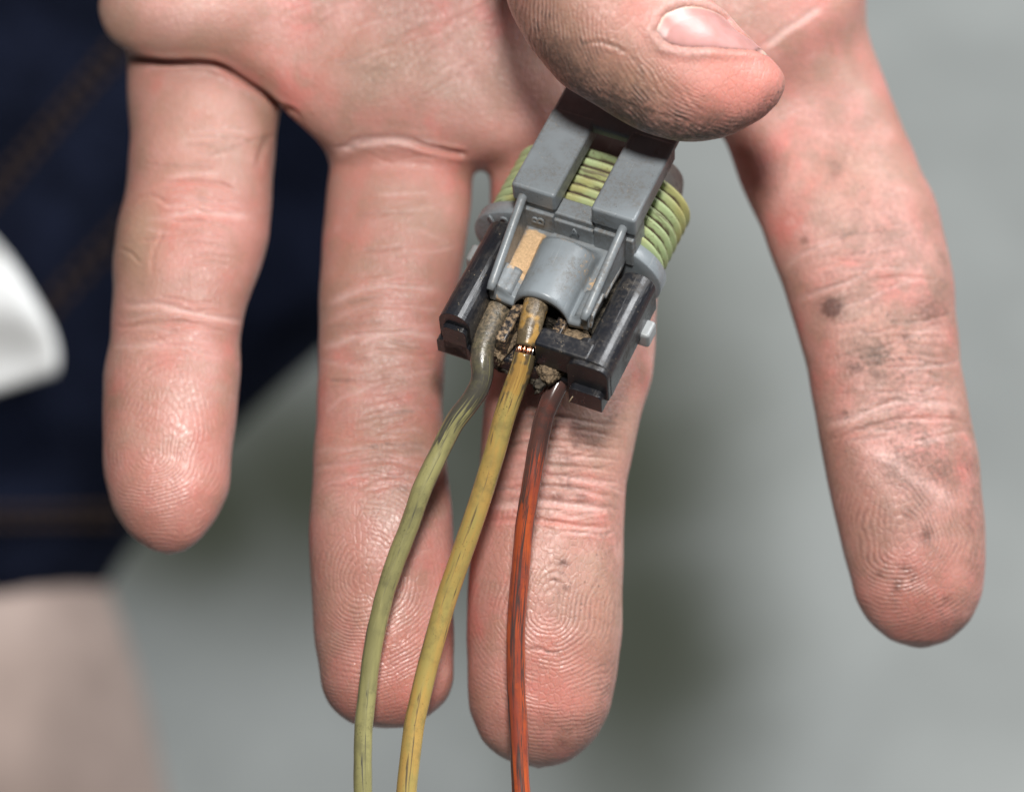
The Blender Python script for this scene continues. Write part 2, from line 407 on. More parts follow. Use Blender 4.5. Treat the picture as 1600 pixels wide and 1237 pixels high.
def build_field():
    f = np.full((len(GX), len(GY), len(GZ)), 300.0, np.float32)
    def box(x0, x1, y0, y1, z0=-640, z1=260):
        sx = slice(np.searchsorted(GX, x0), np.searchsorted(GX, x1)); sy = slice(np.searchsorted(GY, y0), np.searchsorted(GY, y1)); sz = slice(np.searchsorted(GZ, z0), np.searchsorted(GZ, z1))
        return (sx, sy, sz), GX[sx][:, None, None], GY[sy][None, :, None], GZ[sz][None, None, :]
    # palm slab
    sl, x, y, z = box(90, 1500, -560, 330, -640, 0)
    yy = np.array([-560, -420, -200, -50, 20, 60, 95, 330]); Lp = np.array([420, 330, 205, 166, 166, 174, 192, 230]); Rp = np.array([1000, 1120, 1285, 1312, 1318, 1318, 1316, 1300])
    ybot = np.array([(90, 88), (200, 96), (300, 99), (360, 115), (410, 142), (450, 170), (520, 226), (600, 226), (680, 232), (745, 244), (790, 240), (900, 225), (1020, 205), (1130, 190), (1250, 60), (1500, -60)], float)
    l = np.interp(y, yy, Lp); r = np.interp(y, yy, Rp)
    cz = np.interp(y, [-560, -200, 60, 330], [-470, -430, -405, -395]); rz = np.interp(y, [-560, -100, 60, 330], [150, 160, 142, 120])
    w = (r - l) / 2; c = (r + l) / 2
    q = (np.abs(x - c) / w) ** 3.6 + (np.abs(z - cz) / rz) ** 3.6
    fp = (q ** (1 / 3.6) - 1) * rz
    fp = smax(fp, y - np.interp(x, ybot[:, 0], ybot[:, 1]), 55)
    fp = smax(fp, -y - 540, 60)
    f[sl] = fp
    def ell(cx, cy, cz_, rx, ry, rz_, k):
        s_, x, y, z = box(cx - rx - 60, cx + rx + 60, cy - ry - 60, cy + ry + 60, cz_ - rz_ - 60, cz_ + rz_ + 60)
        q = np.sqrt(((x - cx) / rx) ** 2 + ((y - cy) / ry) ** 2 + ((z - cz_) / rz_) ** 2)
        f[s_] = smin(f[s_], (q - 1) * min(rx, ry, rz_), k)
    # pads of the palm under each finger
    ell(300, 15, -315, 135, 80, 78, 30)
    ell(590, 130, -320, 130, 100, 72, 40)
    ell(800, 130, -330, 110, 105, 70, 40)
    ell(1190, 20, -330, 130, 120, 70, 50)
    for fg, k in ((PINKY, 12), (RING, 44), (MIDDLE, 40), (INDEX, 40)):
        x0 = (fg['c'] - fg['w']).min() - 40; x1 = (fg['c'] + fg['w']).max() + 40
        s_, x, y, z = box(x0, x1, fg['y0'] - 5, fg['y1'] + 20, -620, 60)
        k_y = np.interp(y, [250, 330], [k, 5])
        f[s_] = smin(f[s_], slice_f(fg, x, y, z).astype(np.float32), k_y)
    # thumb: distal part in its own oblique frame, then the part that goes back to the wrist
    s_, x, y, z = box(640, 1290, -330, 280, -190, 260)
    S_, T_ = thumb_st(x, y)
    ft = slice_f(THUMB, T_, S_, z).astype(np.float32)
    def cone(p, q, ra, rb):
        p = np.array(p, float); q = np.array(q, float); lo = np.minimum(p, q) - max(ra, rb) - 60; hi = np.maximum(p, q) + max(ra, rb) + 60
        b_, x, y, z = box(lo[0], hi[0], lo[1], hi[1], lo[2], hi[2]); ba = q - p
        tt = np.clip(((x - p[0]) * ba[0] + (y - p[1]) * ba[1] + (z - p[2]) * ba[2]) / (ba @ ba), 0, 1)
        d = np.sqrt((x - p[0] - tt * ba[0]) ** 2 + (y - p[1] - tt * ba[1]) ** 2 + (z - p[2] - tt * ba[2]) ** 2) - (ra + (rb - ra) * tt)
        return b_, d.astype(np.float32)
    t_all = np.full(f.shape, 300.0, np.float32); t_all[s_] = ft
    for p, q, ra, rb in (((918, -62, 20), (905, -260, -60), 112, 120), ((905, -260, -60), (960, -440, -330), 120, 150)):
        b_, d = cone(p, q, ra, rb); t_all[b_] = smin(t_all[b_], d, 60)
    f = smin(f, t_all, 30)
    return f

def surface_nets(f):
    """dual mesh of the zero level of f"""
    sgn = f < 0
    nx, ny, nz = f.shape
    cs = np.zeros((nx - 1, ny - 1, nz - 1), np.int8)
    for i in (0, 1):
        for j in (0, 1):
            for k in (0, 1): cs += sgn[i:nx - 1 + i, j:ny - 1 + j, k:nz - 1 + k]
    act = (cs > 0) & (cs < 8)
    I, J, K = np.nonzero(act)
    idx = np.full(act.shape, -1, np.int64); idx[I, J, K] = np.arange(len(I))
    acc = np.zeros((len(I), 3)); cnt = np.zeros(len(I))
    corners = [(i, j, k) for i in (0, 1) for j in (0, 1) for k in (0, 1)]
    for a in corners:
        for ax in range(3):
            if a[ax]: continue
            b = list(a); b[ax] = 1
            va = f[I + a[0], J + a[1], K + a[2]].astype(float); vb = f[I + b[0], J + b[1], K + b[2]].astype(float)
            cr = (va < 0) != (vb < 0)
            t = np.where(cr, va / np.where(cr, va - vb, 1), 0)
            p = np.array(a, float)[None, :].repeat(len(I), 0); p[:, ax] += t
            acc[cr] += p[cr]; cnt[cr] += 1
    v = acc / cnt[:, None] + np.stack([I, J, K], 1)
    faces = []
    for ax in range(3):
        o1, o2 = (ax + 1) % 3, (ax + 2) % 3
        a = [slice(1, -1)] * 3; a[ax] = slice(0, -1); b = list(a); b[ax] = slice(1, None)
        A, B = sgn[tuple(a)], sgn[tuple(b)]
        e = np.argwhere(A != B); e_in = A[tuple(e.T)]
        base = e.copy(); base[:, o1] += 1; base[:, o2] += 1
        q = []
        for d1, d2 in ((-1, -1), (0, -1), (0, 0), (-1, 0)):
            c = base.copy(); c[:, o1] += d1; c[:, o2] += d2
            q.append(idx[c[:, 0], c[:, 1], c[:, 2]])
        q = np.stack(q, 1)
        q[~e_in] = q[~e_in][:, ::-1]
        faces.append(q)
    return v, np.concatenate(faces)

def fast_mesh(name, v, q):
    me = bpy.data.meshes.new(name)
    me.vertices.add(len(v)); me.vertices.foreach_set('co', np.ascontiguousarray(v, np.float32).ravel())
    me.loops.add(q.size); me.loops.foreach_set('vertex_index', np.ascontiguousarray(q, np.int32).ravel())
    me.polygons.add(len(q)); me.polygons.foreach_set('loop_start', np.arange(0, q.size, q.shape[1], dtype=np.int32))
    me.update(calc_edges=True)
    me.polygons.foreach_set('use_smooth', np.ones(len(me.polygons), bool))
    return me

fld = build_field()
gv, gq = surface_nets(fld)
del fld
V = np.stack([GX[0] + gv[:, 0] * VX, -(GY[0] + gv[:, 1] * VX), GZ[0] + gv[:, 2] * VX], 1)
gq = gq[:, ::-1]                      # the y axis is flipped
def relax(v, q, it):
    e = np.concatenate([q[:, [i, (i + 1) % 4]] for i in range(4)])
    n = len(v); deg = np.bincount(e.ravel(), minlength=n)[:, None]
    for _ in range(it):
        acc = np.stack([np.bincount(e[:, 0], v[e[:, 1], k], n) + np.bincount(e[:, 1], v[e[:, 0], k], n) for k in range(3)], 1)
        v = v + .5 * (acc / deg - v)
    return v
def catmull(v, q):
    """one Catmull-Clark step on a closed quad mesh"""
    n, m_ = len(v), len(q)
    fp = v[q].mean(1)
    e = np.concatenate([q[:, [i, (i + 1) % 4]] for i in range(4)]); es = np.sort(e, 1)
    key = es[:, 0].astype(np.int64) * n + es[:, 1]
    uk, inv = np.unique(key, return_inverse=True)
    ea, eb = uk // n, uk % n; ne = len(uk)
    fid = np.tile(np.arange(m_), 4)
    cnt = np.bincount(inv, minlength=ne)[:, None]
    fsum = np.stack([np.bincount(inv, fp[fid, k], ne) for k in range(3)], 1) / cnt
    mid = (v[ea] + v[eb]) / 2; ep = (mid + fsum) / 2
    val = np.bincount(q.ravel(), minlength=n)[:, None].astype(float)
    Fm = np.stack([np.bincount(q.ravel(), np.repeat(fp[:, k], 4), n) for k in range(3)], 1) / val
    ve = np.bincount(np.r_[ea, eb], minlength=n)[:, None].astype(float)
    Rm = np.stack([np.bincount(np.r_[ea, eb], np.r_[mid[:, k], mid[:, k]], n) for k in range(3)], 1) / ve
    vp = (Fm + 2 * Rm + (val - 3) * v) / val
    ei = inv.reshape(4, m_).T + n; fi = np.arange(m_) + n + ne
    nq = np.concatenate([np.stack([q[:, i], ei[:, i], fi, ei[:, (i + 3) % 4]], 1) for i in range(4)])
    return np.concatenate([vp, ep, fp]), nq
V, gq = catmull(relax(V, gq, 3), gq)
hand_me = fast_mesh('hand', V, gq)
hand_me.name = 'hand'
nv = len(hand_me.vertices)
co = np.empty(nv * 3, np.float32); hand_me.vertices.foreach_get('co', co); co = co.reshape(-1, 3).astype(float)
no = np.empty(nv * 3, np.float32); hand_me.vertices.foreach_get('normal', no); no = no.reshape(-1, 3).astype(float)
X, Y, Z = co[:, 0], -co[:, 1], co[:, 2]
fr = np.clip((no[:, 2] + .15) / .45, 0, 1)        # 1 on the palm side
St, Tt = thumb_st(X, Y)
is_th = (Z > -95) & (Y < 260) & (X > 700)
th_near = is_th.astype(float)

disp = np.zeros(nv); A_red = np.zeros(nv); A_pale = np.zeros(nv); A_dirt = np.zeros(nv); A_tan = np.zeros(nv); A_black = np.zeros(nv)

JR = np.random.default_rng(23)
def crease(pts, sig, depth, pale=0.0, dirt=0.0, red=0.0, rim=.35, thumb=False):
    pts = np.array(pts, float)
    # smooth the polyline
    t = np.arange(len(pts)); tt = np.linspace(0, len(pts) - 1, (len(pts) - 1) * 6 + 1)
    px = np.interp(tt, t, pts[:, 0]); py = np.interp(tt, t, pts[:, 1])
    if len(px) > 8: 
        px2, py2 = smooth1(px, 2), smooth1(py, 2); px, py = px2, py2
    px = px + smooth1(JR.normal(0, 5.0, len(px)), 2); py = py + smooth1(JR.normal(0, 5.0, len(py)), 2)
    if sig < 8: sig = max(2.0, sig * .66)
    mg = sig * 5
    mk = (X > px.min() - mg) & (X < px.max() + mg) & (Y > py.min() - mg) & (Y < py.max() + mg) & (fr > .02) & (is_th == thumb)
    i = np.nonzero(mk)[0]
    if not len(i): return
    best = np.full(len(i), 1e9); tb = np.zeros(len(i)); x, y = X[i], Y[i]
    for k in range(len(px) - 1):
        ax, ay, bx, by = px[k], py[k], px[k + 1], py[k + 1]; dx, dy = bx - ax, by - ay
        u = np.clip(((x - ax) * dx + (y - ay) * dy) / (dx * dx + dy * dy + 1e-9), 0, 1)
        d = np.hypot(x - ax - u * dx, y - ay - u * dy); c = d < best
        best[c] = d[c]; tb[c] = ((k + u) / (len(px) - 1))[c]
    taper = np.clip(np.minimum(tb, 1 - tb) * 5 + .15, 0, 1) * fr[i]
    gss = np.exp(-.5 * (best / sig) ** 2); rm = np.exp(-.5 * ((best - sig * 2.4) / (sig * 1.1)) ** 2)
    disp[i] += taper * depth * (.6 if depth < 8 else .85) * (-gss + rim * rm)
    wide = np.exp(-.5 * (best / (sig * 1.35)) ** 2) * taper
    A_pale[i] += pale * wide; A_dirt[i] += dirt * gss * taper; A_red[i] += red * np.exp(-.5 * (best / (sig * 2)) ** 2) * taper

def blob(arr, x, y, rx, ry, amt, ang=0.0, thumb=False, front=True):
    c, s = math.cos(math.radians(ang)), math.sin(math.radians(ang))
    mk = (np.abs(X - x) < 3 * max(rx, ry)) & (np.abs(Y - y) < 3 * max(rx, ry)) & (is_th == thumb)
    i = np.nonzero(mk)[0]; dx, dy = X[i] - x, Y[i] - y
    u = (dx * c + dy * s) / rx; v = (-dx * s + dy * c) / ry
    arr[i] += amt * np.exp(-.5 * (u * u + v * v)) * (fr[i] if front else 1)

# --- creases
# little finger
crease([(190, 92), (250, 95), (310, 97), (360, 112), (405, 138), (440, 168), (470, 192)], 5, 11, dirt=.25, red=.5)
crease([(215, 102), (280, 104), (340, 112)], 5, 2, pale=.5)
crease([(258, 286), (300, 280), (340, 284), (372, 298)], 4, 4, red=.4)
crease([(262, 278), (310, 270), (350, 276)], 4, 1, pale=.6)
crease([(255, 338), (310, 330), (360, 334), (385, 345)], 5, 4, pale=.8, red=.2)
crease([(320, 305), (355, 318), (382, 335)], 3, 2.5, red=.2)
crease([(190, 325), (210, 308), (240, 308), (262, 325)], 4, 1.5, red=.2)
crease([(262, 352), (245, 375), (238, 402), (232, 432)], 4, 1.5, red=.25)
crease([(178, 388), (205, 396), (228, 410)], 3, 2.5)
crease([(182, 478), (240, 472), (300, 490), (360, 500), (378, 498)], 6, 4, pale=.6, red=.3)
crease([(176, 515), (230, 505), (300, 508), (360, 520)], 4, 3, red=.2)
crease([(185, 545), (240, 538), (300, 545), (350, 560)], 4, 2, pale=.25)
for k in range(5): crease([(255 + 9 * k, 350 + 16 * k), (305 + 9 * k, 346 + 16 * k), (360, 360 + 14 * k)], 3, 1.6)
crease([(398, 275), (408, 240), (418, 205)], 6, 3, dirt=.3)
# ring finger
crease([(520, 238), (560, 222), (610, 215), (660, 218), (700, 232)], 7, 5, pale=1.0, red=.3)
crease([(640, 222), (690, 234), (742, 246)], 5, 9, dirt=.1, red=.5)
crease([(515, 262), (600, 252), (690, 258)], 9, 3, red=.3)
crease([(505, 478), (540, 458), (590, 446), (640, 446), (690, 458)], 5, 4, pale=.8)
crease([(505, 505), (570, 482), (640, 478), (692, 482)], 4, 3, pale=.4, red=.2)
crease([(500, 548), (545, 528), (600, 520), (650, 518), (690, 528)], 5, 4, pale=.8)
crease([(500, 570), (560, 552), (640, 548), (690, 560)], 3, 2)
for k in range(7): crease([(530 + 12 * (k % 3), 585 + 13 * k), (600, 572 + 13 * k), (660, 566 + 13 * k), (690, 572 + 13 * k)], 3, 1.5)
crease([(500, 640), (540, 622), (590, 608)], 3, 2, pale=.4)
crease([(490, 732), (530, 722), (590, 718), (640, 722), (690, 735)], 5, 4, pale=.35, red=.3)
crease([(492, 760), (540, 745), (600, 742), (660, 750)], 4, 3, pale=.25)
crease([(495, 708), (560, 698), (630, 700)], 3, 2)
# middle finger
for k, yy in enumerate((655, 672, 690, 708, 726, 744)): crease([(770, yy + 8), (840, yy - 4), (900, yy), (985, yy + 14)], 3, 1.6, dirt=.02)
crease([(752, 770), (820, 758), (890, 762), (970, 778)], 4, 3, dirt=.3)
crease([(745, 792), (810, 782), (880, 784), (968, 796)], 6, 4.5, pale=.6)
crease([(742, 815), (820, 808), (900, 815), (965, 822)], 4, 3, red=.4)
crease([(820, 1015), (850, 1016), (880, 1022)], 1.8, 1.6, dirt=.9)
# index finger
crease([(1190, 72), (1225, 48), (1262, 25), (1290, 5)], 6, 3, pale=.9)
crease([(1222, 418), (1250, 398), (1290, 380), (1330, 370)], 5, 3, pale=.55)
crease([(1240, 468), (1290, 452), (1330, 435), (1375, 415)], 5, 3.5, pale=.5, red=.2)
crease([(1350, 440), (1410, 430), (1470, 440)], 4, 2, red=.2)
crease([(1272, 668), (1330, 650), (1390, 632), (1450, 622), (1510, 635)], 7, 4, pale=.45)
crease([(1290, 690), (1340, 672), (1400, 655), (1480, 650), (1522, 668)], 4, 3, red=.3)
for k in range(6): crease([(1370, 530 + 15 * k), (1420, 522 + 15 * k), (1490, 530 + 15 * k)], 3, 1.4, dirt=.1)
crease([(1350, 702), (1385, 722), (1420, 745), (1460, 770), (1500, 792)], 9, -3, pale=.9, red=.4)
# thumb
blob(A_black, 1060, 84, 40, 3, .35, 4, True); crease([(905, 70), (935, 62), (965, 72), (985, 88)], 4, 2, dirt=.3, thumb=True)
crease([(980, 85), (1000, 105), (1005, 140)], 3, 2, dirt=.2, thumb=True)
for k in range(9):
    crease([(960 + 13 * k, 92 + 5 * k), (975 + 13 * k, 118 + 5 * k), (1000 + 13 * k, 150 + 4 * k)], 2.6, 1.5, dirt=.12, thumb=True)
for k in range(6):
    crease([(930 + 26 * k, 140 + 9 * k), (985 + 24 * k, 172 + 6 * k)], 2.4, 1.4, dirt=.16, thumb=True)
# palm
crease([(470, 120), (520, 80), (560, 30), (580, -30)], 14, 2, red=.3)
crease([(690, 60), (740, 110), (770, 170), (775, 232)], 12, 2, pale=.2)
crease([(250, 40), (350, 20), (430, 40)], 16, 1.5)

# many short fine lines round the joints
for (cx, cy, hw, hh, n, slope) in ((300, 320, 75, 60, 16, .0), (285, 500, 80, 40, 14, .05), (600, 500, 85, 70, 22, -.08), (600, 640, 80, 60, 20, -.12), (600, 725, 85, 40, 18, -.05), (870, 720, 95, 70, 22, .08), (860, 795, 100, 40, 16, .04), (1340, 420, 85, 60, 18, -.28), (1400, 560, 85, 60, 22, -.1), (1400, 650, 95, 45, 18, -.15), (600, 235, 90, 25, 8, .03), (620, 60, 200, 80, 16, -.5), (350, 200, 70, 60, 8, .0), (620, 350, 80, 50, 8, .0)):
    for k in range(n):
        x = cx + JR.uniform(-.7, .7) * hw; y = cy + JR.uniform(-1, 1) * hh; ln = JR.uniform(22, 65); sl = slope + JR.normal(0, .16)
        u_ = JR.uniform()
        crease([(x - ln, y - ln * sl + JR.normal(0, 2)), (x, y + JR.normal(0, 3)), (x + ln, y + ln * sl + JR.normal(0, 2))], 3, JR.uniform(.7, 1.7), pale=.35 if u_ > .6 else 0, dirt=.22 if u_ < .3 else 0, red=.25 if .3 <= u_ <= .6 else 0)
# --- colour of the skin: calluses, grime, small cuts
blob(A_tan, 590, 105, 55, 42, .9); blob(A_dirt, 580, 108, 26, 22, .30)
blob(A_tan, 190, 40, 30, 50, .7); blob(A_tan, 300, 70, 90, 18, .5); blob(A_pale, 270, 20, 60, 35, .35)
blob(A_tan, 300, 200, 80, 70, .35); blob(A_tan, 222, 345, 30, 38, .9); blob(A_tan, 212, 412, 28, 30, .9)
blob(A_tan, 420, 180, 14, 30, .6); blob(A_dirt, 422, 178, 8, 16, .25)
blob(A_red, 320, 400, 50, 60, .35); blob(A_red, 290, 745, 60, 60, .55); blob(A_pale, 270, 760, 22, 35, .25); blob(A_tan, 250, 640, 80, 70, .35)
blob(A_red, 260, 850, 70, 20, .5); blob(A_red, 330, 650, 25, 15, .4)
blob(A_tan, 610, 350, 90, 60, .35); blob(A_red, 600, 265, 90, 30, .35); blob(A_tan, 545, 430, 30, 25, .4)
blob(A_red, 560, 850, 60, 60, .30); blob(A_tan, 560, 910, 40, 60, .45); blob(A_red, 620, 1020, 60, 60, .6); blob(A_red, 600, 1115, 80, 25, .5)
blob(A_tan, 580, 690, 70, 22, .55); blob(A_dirt, 640, 700, 40, 8, .22); blob(A_black, 628, 762, 7, 4, .5, 20)
blob(A_tan, 930, 700, 60, 60, .55); blob(A_dirt, 960, 640, 24, 30, .40); blob(A_dirt, 890, 700, 40, 40, .22)
blob(A_red, 800, 850, 60, 40, .5); blob(A_tan, 880, 900, 60, 60, .3); blob(A_red, 880, 1060, 70, 60, .6); blob(A_tan, 940, 960, 22, 70, .6)
blob(A_dirt, 950, 1090, 12, 60, .5); blob(A_dirt, 900, 1140, 50, 14, .3); blob(A_dirt, 960, 830, 18, 60, .3)
for (x, y, r, a) in ((880, 879, 6, 1.0), (868, 905, 4, .8), (884, 918, 4, .7), (885, 756, 7, .6), (900, 695, 5, .8), (885, 716, 8, .5), (870, 776, 9, .6), (910, 776, 9, .6), (842, 770, 8, .4), (878, 1160, 6, .5)):
    blob(A_black, x, y, r, r * .7, a, 20)
# index: small scabs and oily marks
for (x, y, rx, ry, a) in ((1300, 482, 9, 9, 2.2), (1302, 480, 17, 15, .5), (1257, 375, 4, 4, .8), (1452, 482, 15, 16, .75), (1414, 528, 7, 5, .8), (1336, 573, 9, 7, 1.1), (1372, 585, 9, 4, .7), (1320, 644, 5, 3, .7), (1486, 645, 5, 3, .6), (1447, 836, 6, 9, .9), (1415, 888, 9, 5, .9), (1402, 915, 5, 10, .7), (1430, 900, 5, 7, .5), (1375, 897, 5, 4, .6), (1480, 935, 6, 5, .6), (1305, 270, 6, 9, .5), (1303, 255, 8, 5, .3), (1420, 803, 5, 4, .5)):
    blob(A_black, x, y, rx, ry, a, 25)
blob(A_dirt, 1375, 555, 45, 20, .38, -10); blob(A_dirt, 1425, 695, 36, 18, .42); blob(A_dirt, 1470, 735, 30, 20, .3); blob(A_tan, 1330, 270, 55, 40, .6); blob(A_dirt, 1310, 230, 35, 30, .16); blob(A_dirt, 1420, 370, 45, 25, .22)
blob(A_tan, 1380, 520, 60, 40, .5); blob(A_tan, 1370, 820, 40, 60, .4); blob(A_red, 1430, 930, 60, 50, .6); blob(A_red, 1420, 720, 40, 20, .4); blob(A_dirt, 1525, 760, 12, 140, .45); blob(A_dirt, 1480, 420, 16, 110, .35); blob(A_red, 1480, 565, 22, 12, .6, 25)
blob(A_red, 1430, 1000, 70, 16, .6); blob(A_dirt, 1500, 960, 26, 26, .25)
for (x, y) in ((265, 800), (600, 1060), (850, 1110), (1440, 950)): blob(A_red, x, y, 75, 60, .45)
blob(A_red, 1150, 130, 70, 50, .4, 0, True)
# thumb: grime along the side that presses on the latch
blob(A_tan, 870, 60, 60, 90, .5, 0, True); blob(A_dirt, 900, 130, 75, 40, .55, 35, True); blob(A_dirt, 1000, 188, 95, 26, .95, 22, True); blob(A_dirt, 860, 90, 20, 60, .5, -20, True); blob(A_tan, 940, 110, 80, 50, .3, 30, True)
blob(A_dirt, 1090, 205, 60, 16, .35, 0, True); blob(A_red, 1100, 120, 60, 35, .75, 20, True); blob(A_red, 1180, 150, 40, 40, .6, 0, True); blob(A_red, 1010, 20, 60, 40, .45, 0, True); blob(A_tan, 1010, 130, 40, 30, .6, 0, True)
blob(A_dirt, 1215, 150, 14, 30, .4, 30, True); blob(A_pale, 1085, 112, 28, 14, .4, 20, True)

for (x, y, rx, ry, am) in ((1330, 300, 90, 160, .30), (1400, 560, 90, 130, .42), (1440, 800, 80, 160, .34), (900, 760, 90, 160, .14), (940, 1000, 50, 160, .16), (590, 700, 80, 60, .12), (620, 100, 120, 80, .10), (1200, 120, 80, 80, .12)):
    blob(A_dirt, x, y, rx, ry, am)
blob(A_dirt, 930, 100, 120, 80, .22, 30, True); blob(A_tan, 1000, 130, 120, 70, .3, 25, True)
blob(A_dirt, 1150, 192, 75, 20, .65, -20, True)
# --- friction ridges: each finger has its own pattern
phase = Y * 1.0 + X * .15; ridge = np.zeros(nv)
def in_finger(fg, mx=25):
    i = np.clip(Y - fg['y0'], 0, len(fg['c']) - 1).astype(int)
    return (np.abs(X - fg['c'][i]) < fg['w'][i] + mx) & (Y > fg['y0']) & ~is_th
for fg, (cx, cy), root, up_k, side_k, tilt, gap in ((PINKY, (238, 700), 150, .50, .95, 8, 95), (RING, (572, 905), 260, .80, .95, -6, 150), (MIDDLE, (858, 960), 260, .38, .90, 16, 120), (INDEX, (1412, 850), 230, .42, .85, -14, 110)):
    i = np.nonzero(in_finger(fg))[0]; ct, st = math.cos(math.radians(tilt)), math.sin(math.radians(tilt))
    dx0, dy0 = X[i] - cx, Y[i] - cy
    dx, dy = dx0 * ct + dy0 * st, -dx0 * st + dy0 * ct
    loop = np.sqrt((dx * side_k) ** 2 + (dy * np.where(dy < 0, up_k, 1.0)) ** 2 + 40)
    trans = -dy0 * 1.0 - gap + 40 * up_k + .0006 * dx0 ** 2
    phase[i] = smax(loop, trans, 16)
    tipf = np.clip((Y[i] - (cy - 260)) / 200, 0.0, 1)
    ridge[i] = (.30 + .70 * tipf) * fr[i] * np.clip(.2 + loop / 40, 0, 1) * (.45 + .55 * np.exp(-(dx0 / 95) ** 2 - ((dy0 - 60) / 170) ** 2)) * np.clip((Y[i] - root) / 150, 0, 1)
i = np.nonzero(is_th)[0]
phase[i] = np.sqrt((X[i] - 1170) ** 2 * .9 + (Y[i] - 0) ** 2)
nailside = np.clip((Tt[i] + 25) / 70, 0, 1)
ridge[i] = 1.5 * nailside * np.clip((Z[i] + 60) / 60, 0, 1)

# --- thumb nail bed: part of the thumb's surface, given along the thumb (s) and around it (angle)
def thumb_pt(s, ang, off=0.0):
    k = np.arange(len(THUMB['c'])); i = s - THUMB['y0']
    c = np.interp(i, k, THUMB['c']); w = np.interp(i, k, THUMB['w']); cz = np.interp(i, k, THUMB['cz']); rz = np.interp(i, k, THUMB['rz'])
    e = 2 / THUMB['p']
    ct, st = np.cos(ang), np.sin(ang)
    t = c - (w + off) * np.sign(ct) * np.abs(ct) ** e; z = cz + (rz + off) * np.sign(st) * np.abs(st) ** e
    x = 1000 + s * TC - t * TS; y = 80 + s * TS + t * TC
    return np.stack([x, y, z], -1)
NS, NA = 110, 84
ss = np.linspace(0, 1, NS)[:, None]; aa = np.linspace(-1, 1, NA)[None, :]
vv = (1 - aa) / 2                            # 0 on the near side of the nail, 1 on the far side
near_s = np.interp(ss, np.linspace(0, 1, 7), [-2, 26, 56, 84, 114, 140, 166]); near_a = np.interp(ss, np.linspace(0, 1, 7), [82, 84, 76, 62, 47, 30, 8])
root_s = np.interp(vv, np.linspace(0, 1, 6), [0, -7, 8, 27, 52, 84]); root_a = np.interp(vv, np.linspace(0, 1, 6), [0, -14, -29, -43, -58, -78])
near_s = smooth1(near_s[:, 0], 4)[:, None]; near_a = smooth1(near_a[:, 0], 4)[:, None]; root_s = smooth1(root_s[0], 3)[None, :]; root_a = smooth1(root_a[0], 3)[None, :]
sN = np.minimum(near_s + root_s * (1 - .72 * ss), 186); aN = np.radians(near_a + root_a * (1 - .25 * ss))
nail_px = thumb_pt(sN, aN, 0.0)
flat = nail_px.reshape(-1, 3)
kd = kdtree.KDTree(len(flat))
for j, p in enumerate(flat): kd.insert(Vector(p), j)
kd.balance()
edge_d = np.minimum(np.minimum(ss * 150, (1 - ss) * 150), (1 - np.abs(aa)) * 70) + 0 * aa
edge_d = edge_d.reshape(-1)
cand = np.nonzero(is_th & (St > -40) & (St < 190) & (Tt < 40))[0]
nail_in = np.zeros(nv)
for j in cand:
    _, q, dist = kd.find((X[j], Y[j], Z[j]))
    ed = edge_d[q]; row = q // NA; u = row / (NS - 1)
    sd_ = -ed if (dist < 7 and ed > 2) else dist          # signed distance to the nail's border
    if sd_ < 0: disp[j] -= 6 * min(1, -sd_ / 7); ridge[j] = 0
    else:
        fold = math.exp(-.5 * ((sd_ - 9) / 6) ** 2) * (1 if u < .9 else .2)
        disp[j] += 3.4 * fold; ridge[j] *= min(1, sd_ / 40)
        A_dirt[j] += .32 * math.exp(-.5 * (sd_ / 8) ** 2); A_pale[j] += .55 * math.exp(-.5 * ((sd_ - 8) / 5) ** 2) * (u < .5)

rs = np.random.default_rng(11); lump = np.zeros(nv)
for k in range(14):
    ang = rs.uniform(0, math.pi); lam = rs.uniform(55, 170)
    lump += (lam / 110) * np.sin((X * math.cos(ang) + Y * math.sin(ang) + .5 * Z) * 2 * math.pi / lam + rs.uniform(0, 6.3))
disp += .22 * lump
co2 = co + no * disp[:, None]
wco = PN(co2[:, 0], -co2[:, 1], co2[:, 2])
hand_base = P(800, -300, -430)
hand_me.vertices.foreach_set('co', np.ascontiguousarray(wco - np.array(hand_base), np.float32).ravel())
for nme, arr in (('red', A_red), ('pale', A_pale), ('dirt', A_dirt), ('tan', A_tan), ('black', A_black), ('phase', phase), ('ridge', ridge)):
    attr(hand_me, nme, np.clip(arr, 0, 1.6) if nme != 'phase' else arr)
hand_me.materials.clear(); hand_me.materials.append(M_SKIN)
hand_me.polygons.foreach_set('use_smooth', np.ones(len(hand_me.polygons), bool))
hand_me.update()
hand = bpy.data.objects.new('hand', hand_me); link(hand); hand.location = hand_base
tag(hand, 'grimy open hand, palm up with fingers spread, thumb gripping a plug', 'hand')

# nail plate with thickness
prof = 4.5 * (1 - np.abs(aa) ** 4) * np.clip(ss * 7, 0, 1) - 2.5
top = thumb_pt(sN, aN, prof); bot = thumb_pt(sN, aN, prof - 7)
allv = np.concatenate([top.reshape(-1, 3), bot.reshape(-1, 3)])
fc = []; n0 = NS * NA
for i in range(NS - 1):
    for j in range(NA - 1):
        a, b, c, d = i * NA + j, i * NA + j + 1, (i + 1) * NA + j + 1, (i + 1) * NA + j
        fc.append((a, d, c, b)); fc.append((a + n0, b + n0, c + n0, d + n0))
def rim_faces(lst):
    for a, b in zip(lst, lst[1:]): fc.append((a, b, b + n0, a + n0))
rim_faces([j for j in range(NA)]); rim_faces([(NS - 1) * NA + j for j in range(NA)][::-1])
rim_faces([i * NA for i in range(NS)][::-1]); rim_faces([i * NA + NA - 1 for i in range(NS)])
nail = mesh_obj('thumb_nail', PN(allv[:, 0], allv[:, 1], allv[:, 2]) - np.array(hand_base), fc, M_NAIL, hand)
nail['label'] = 'pale pink thumb nail with dirt along its edge'
ed = np.clip(1 - np.minimum(ss * 150, 200) / 9, 0, 1) + np.clip((ss - .90) / .06, 0, 1) + 0 * aa
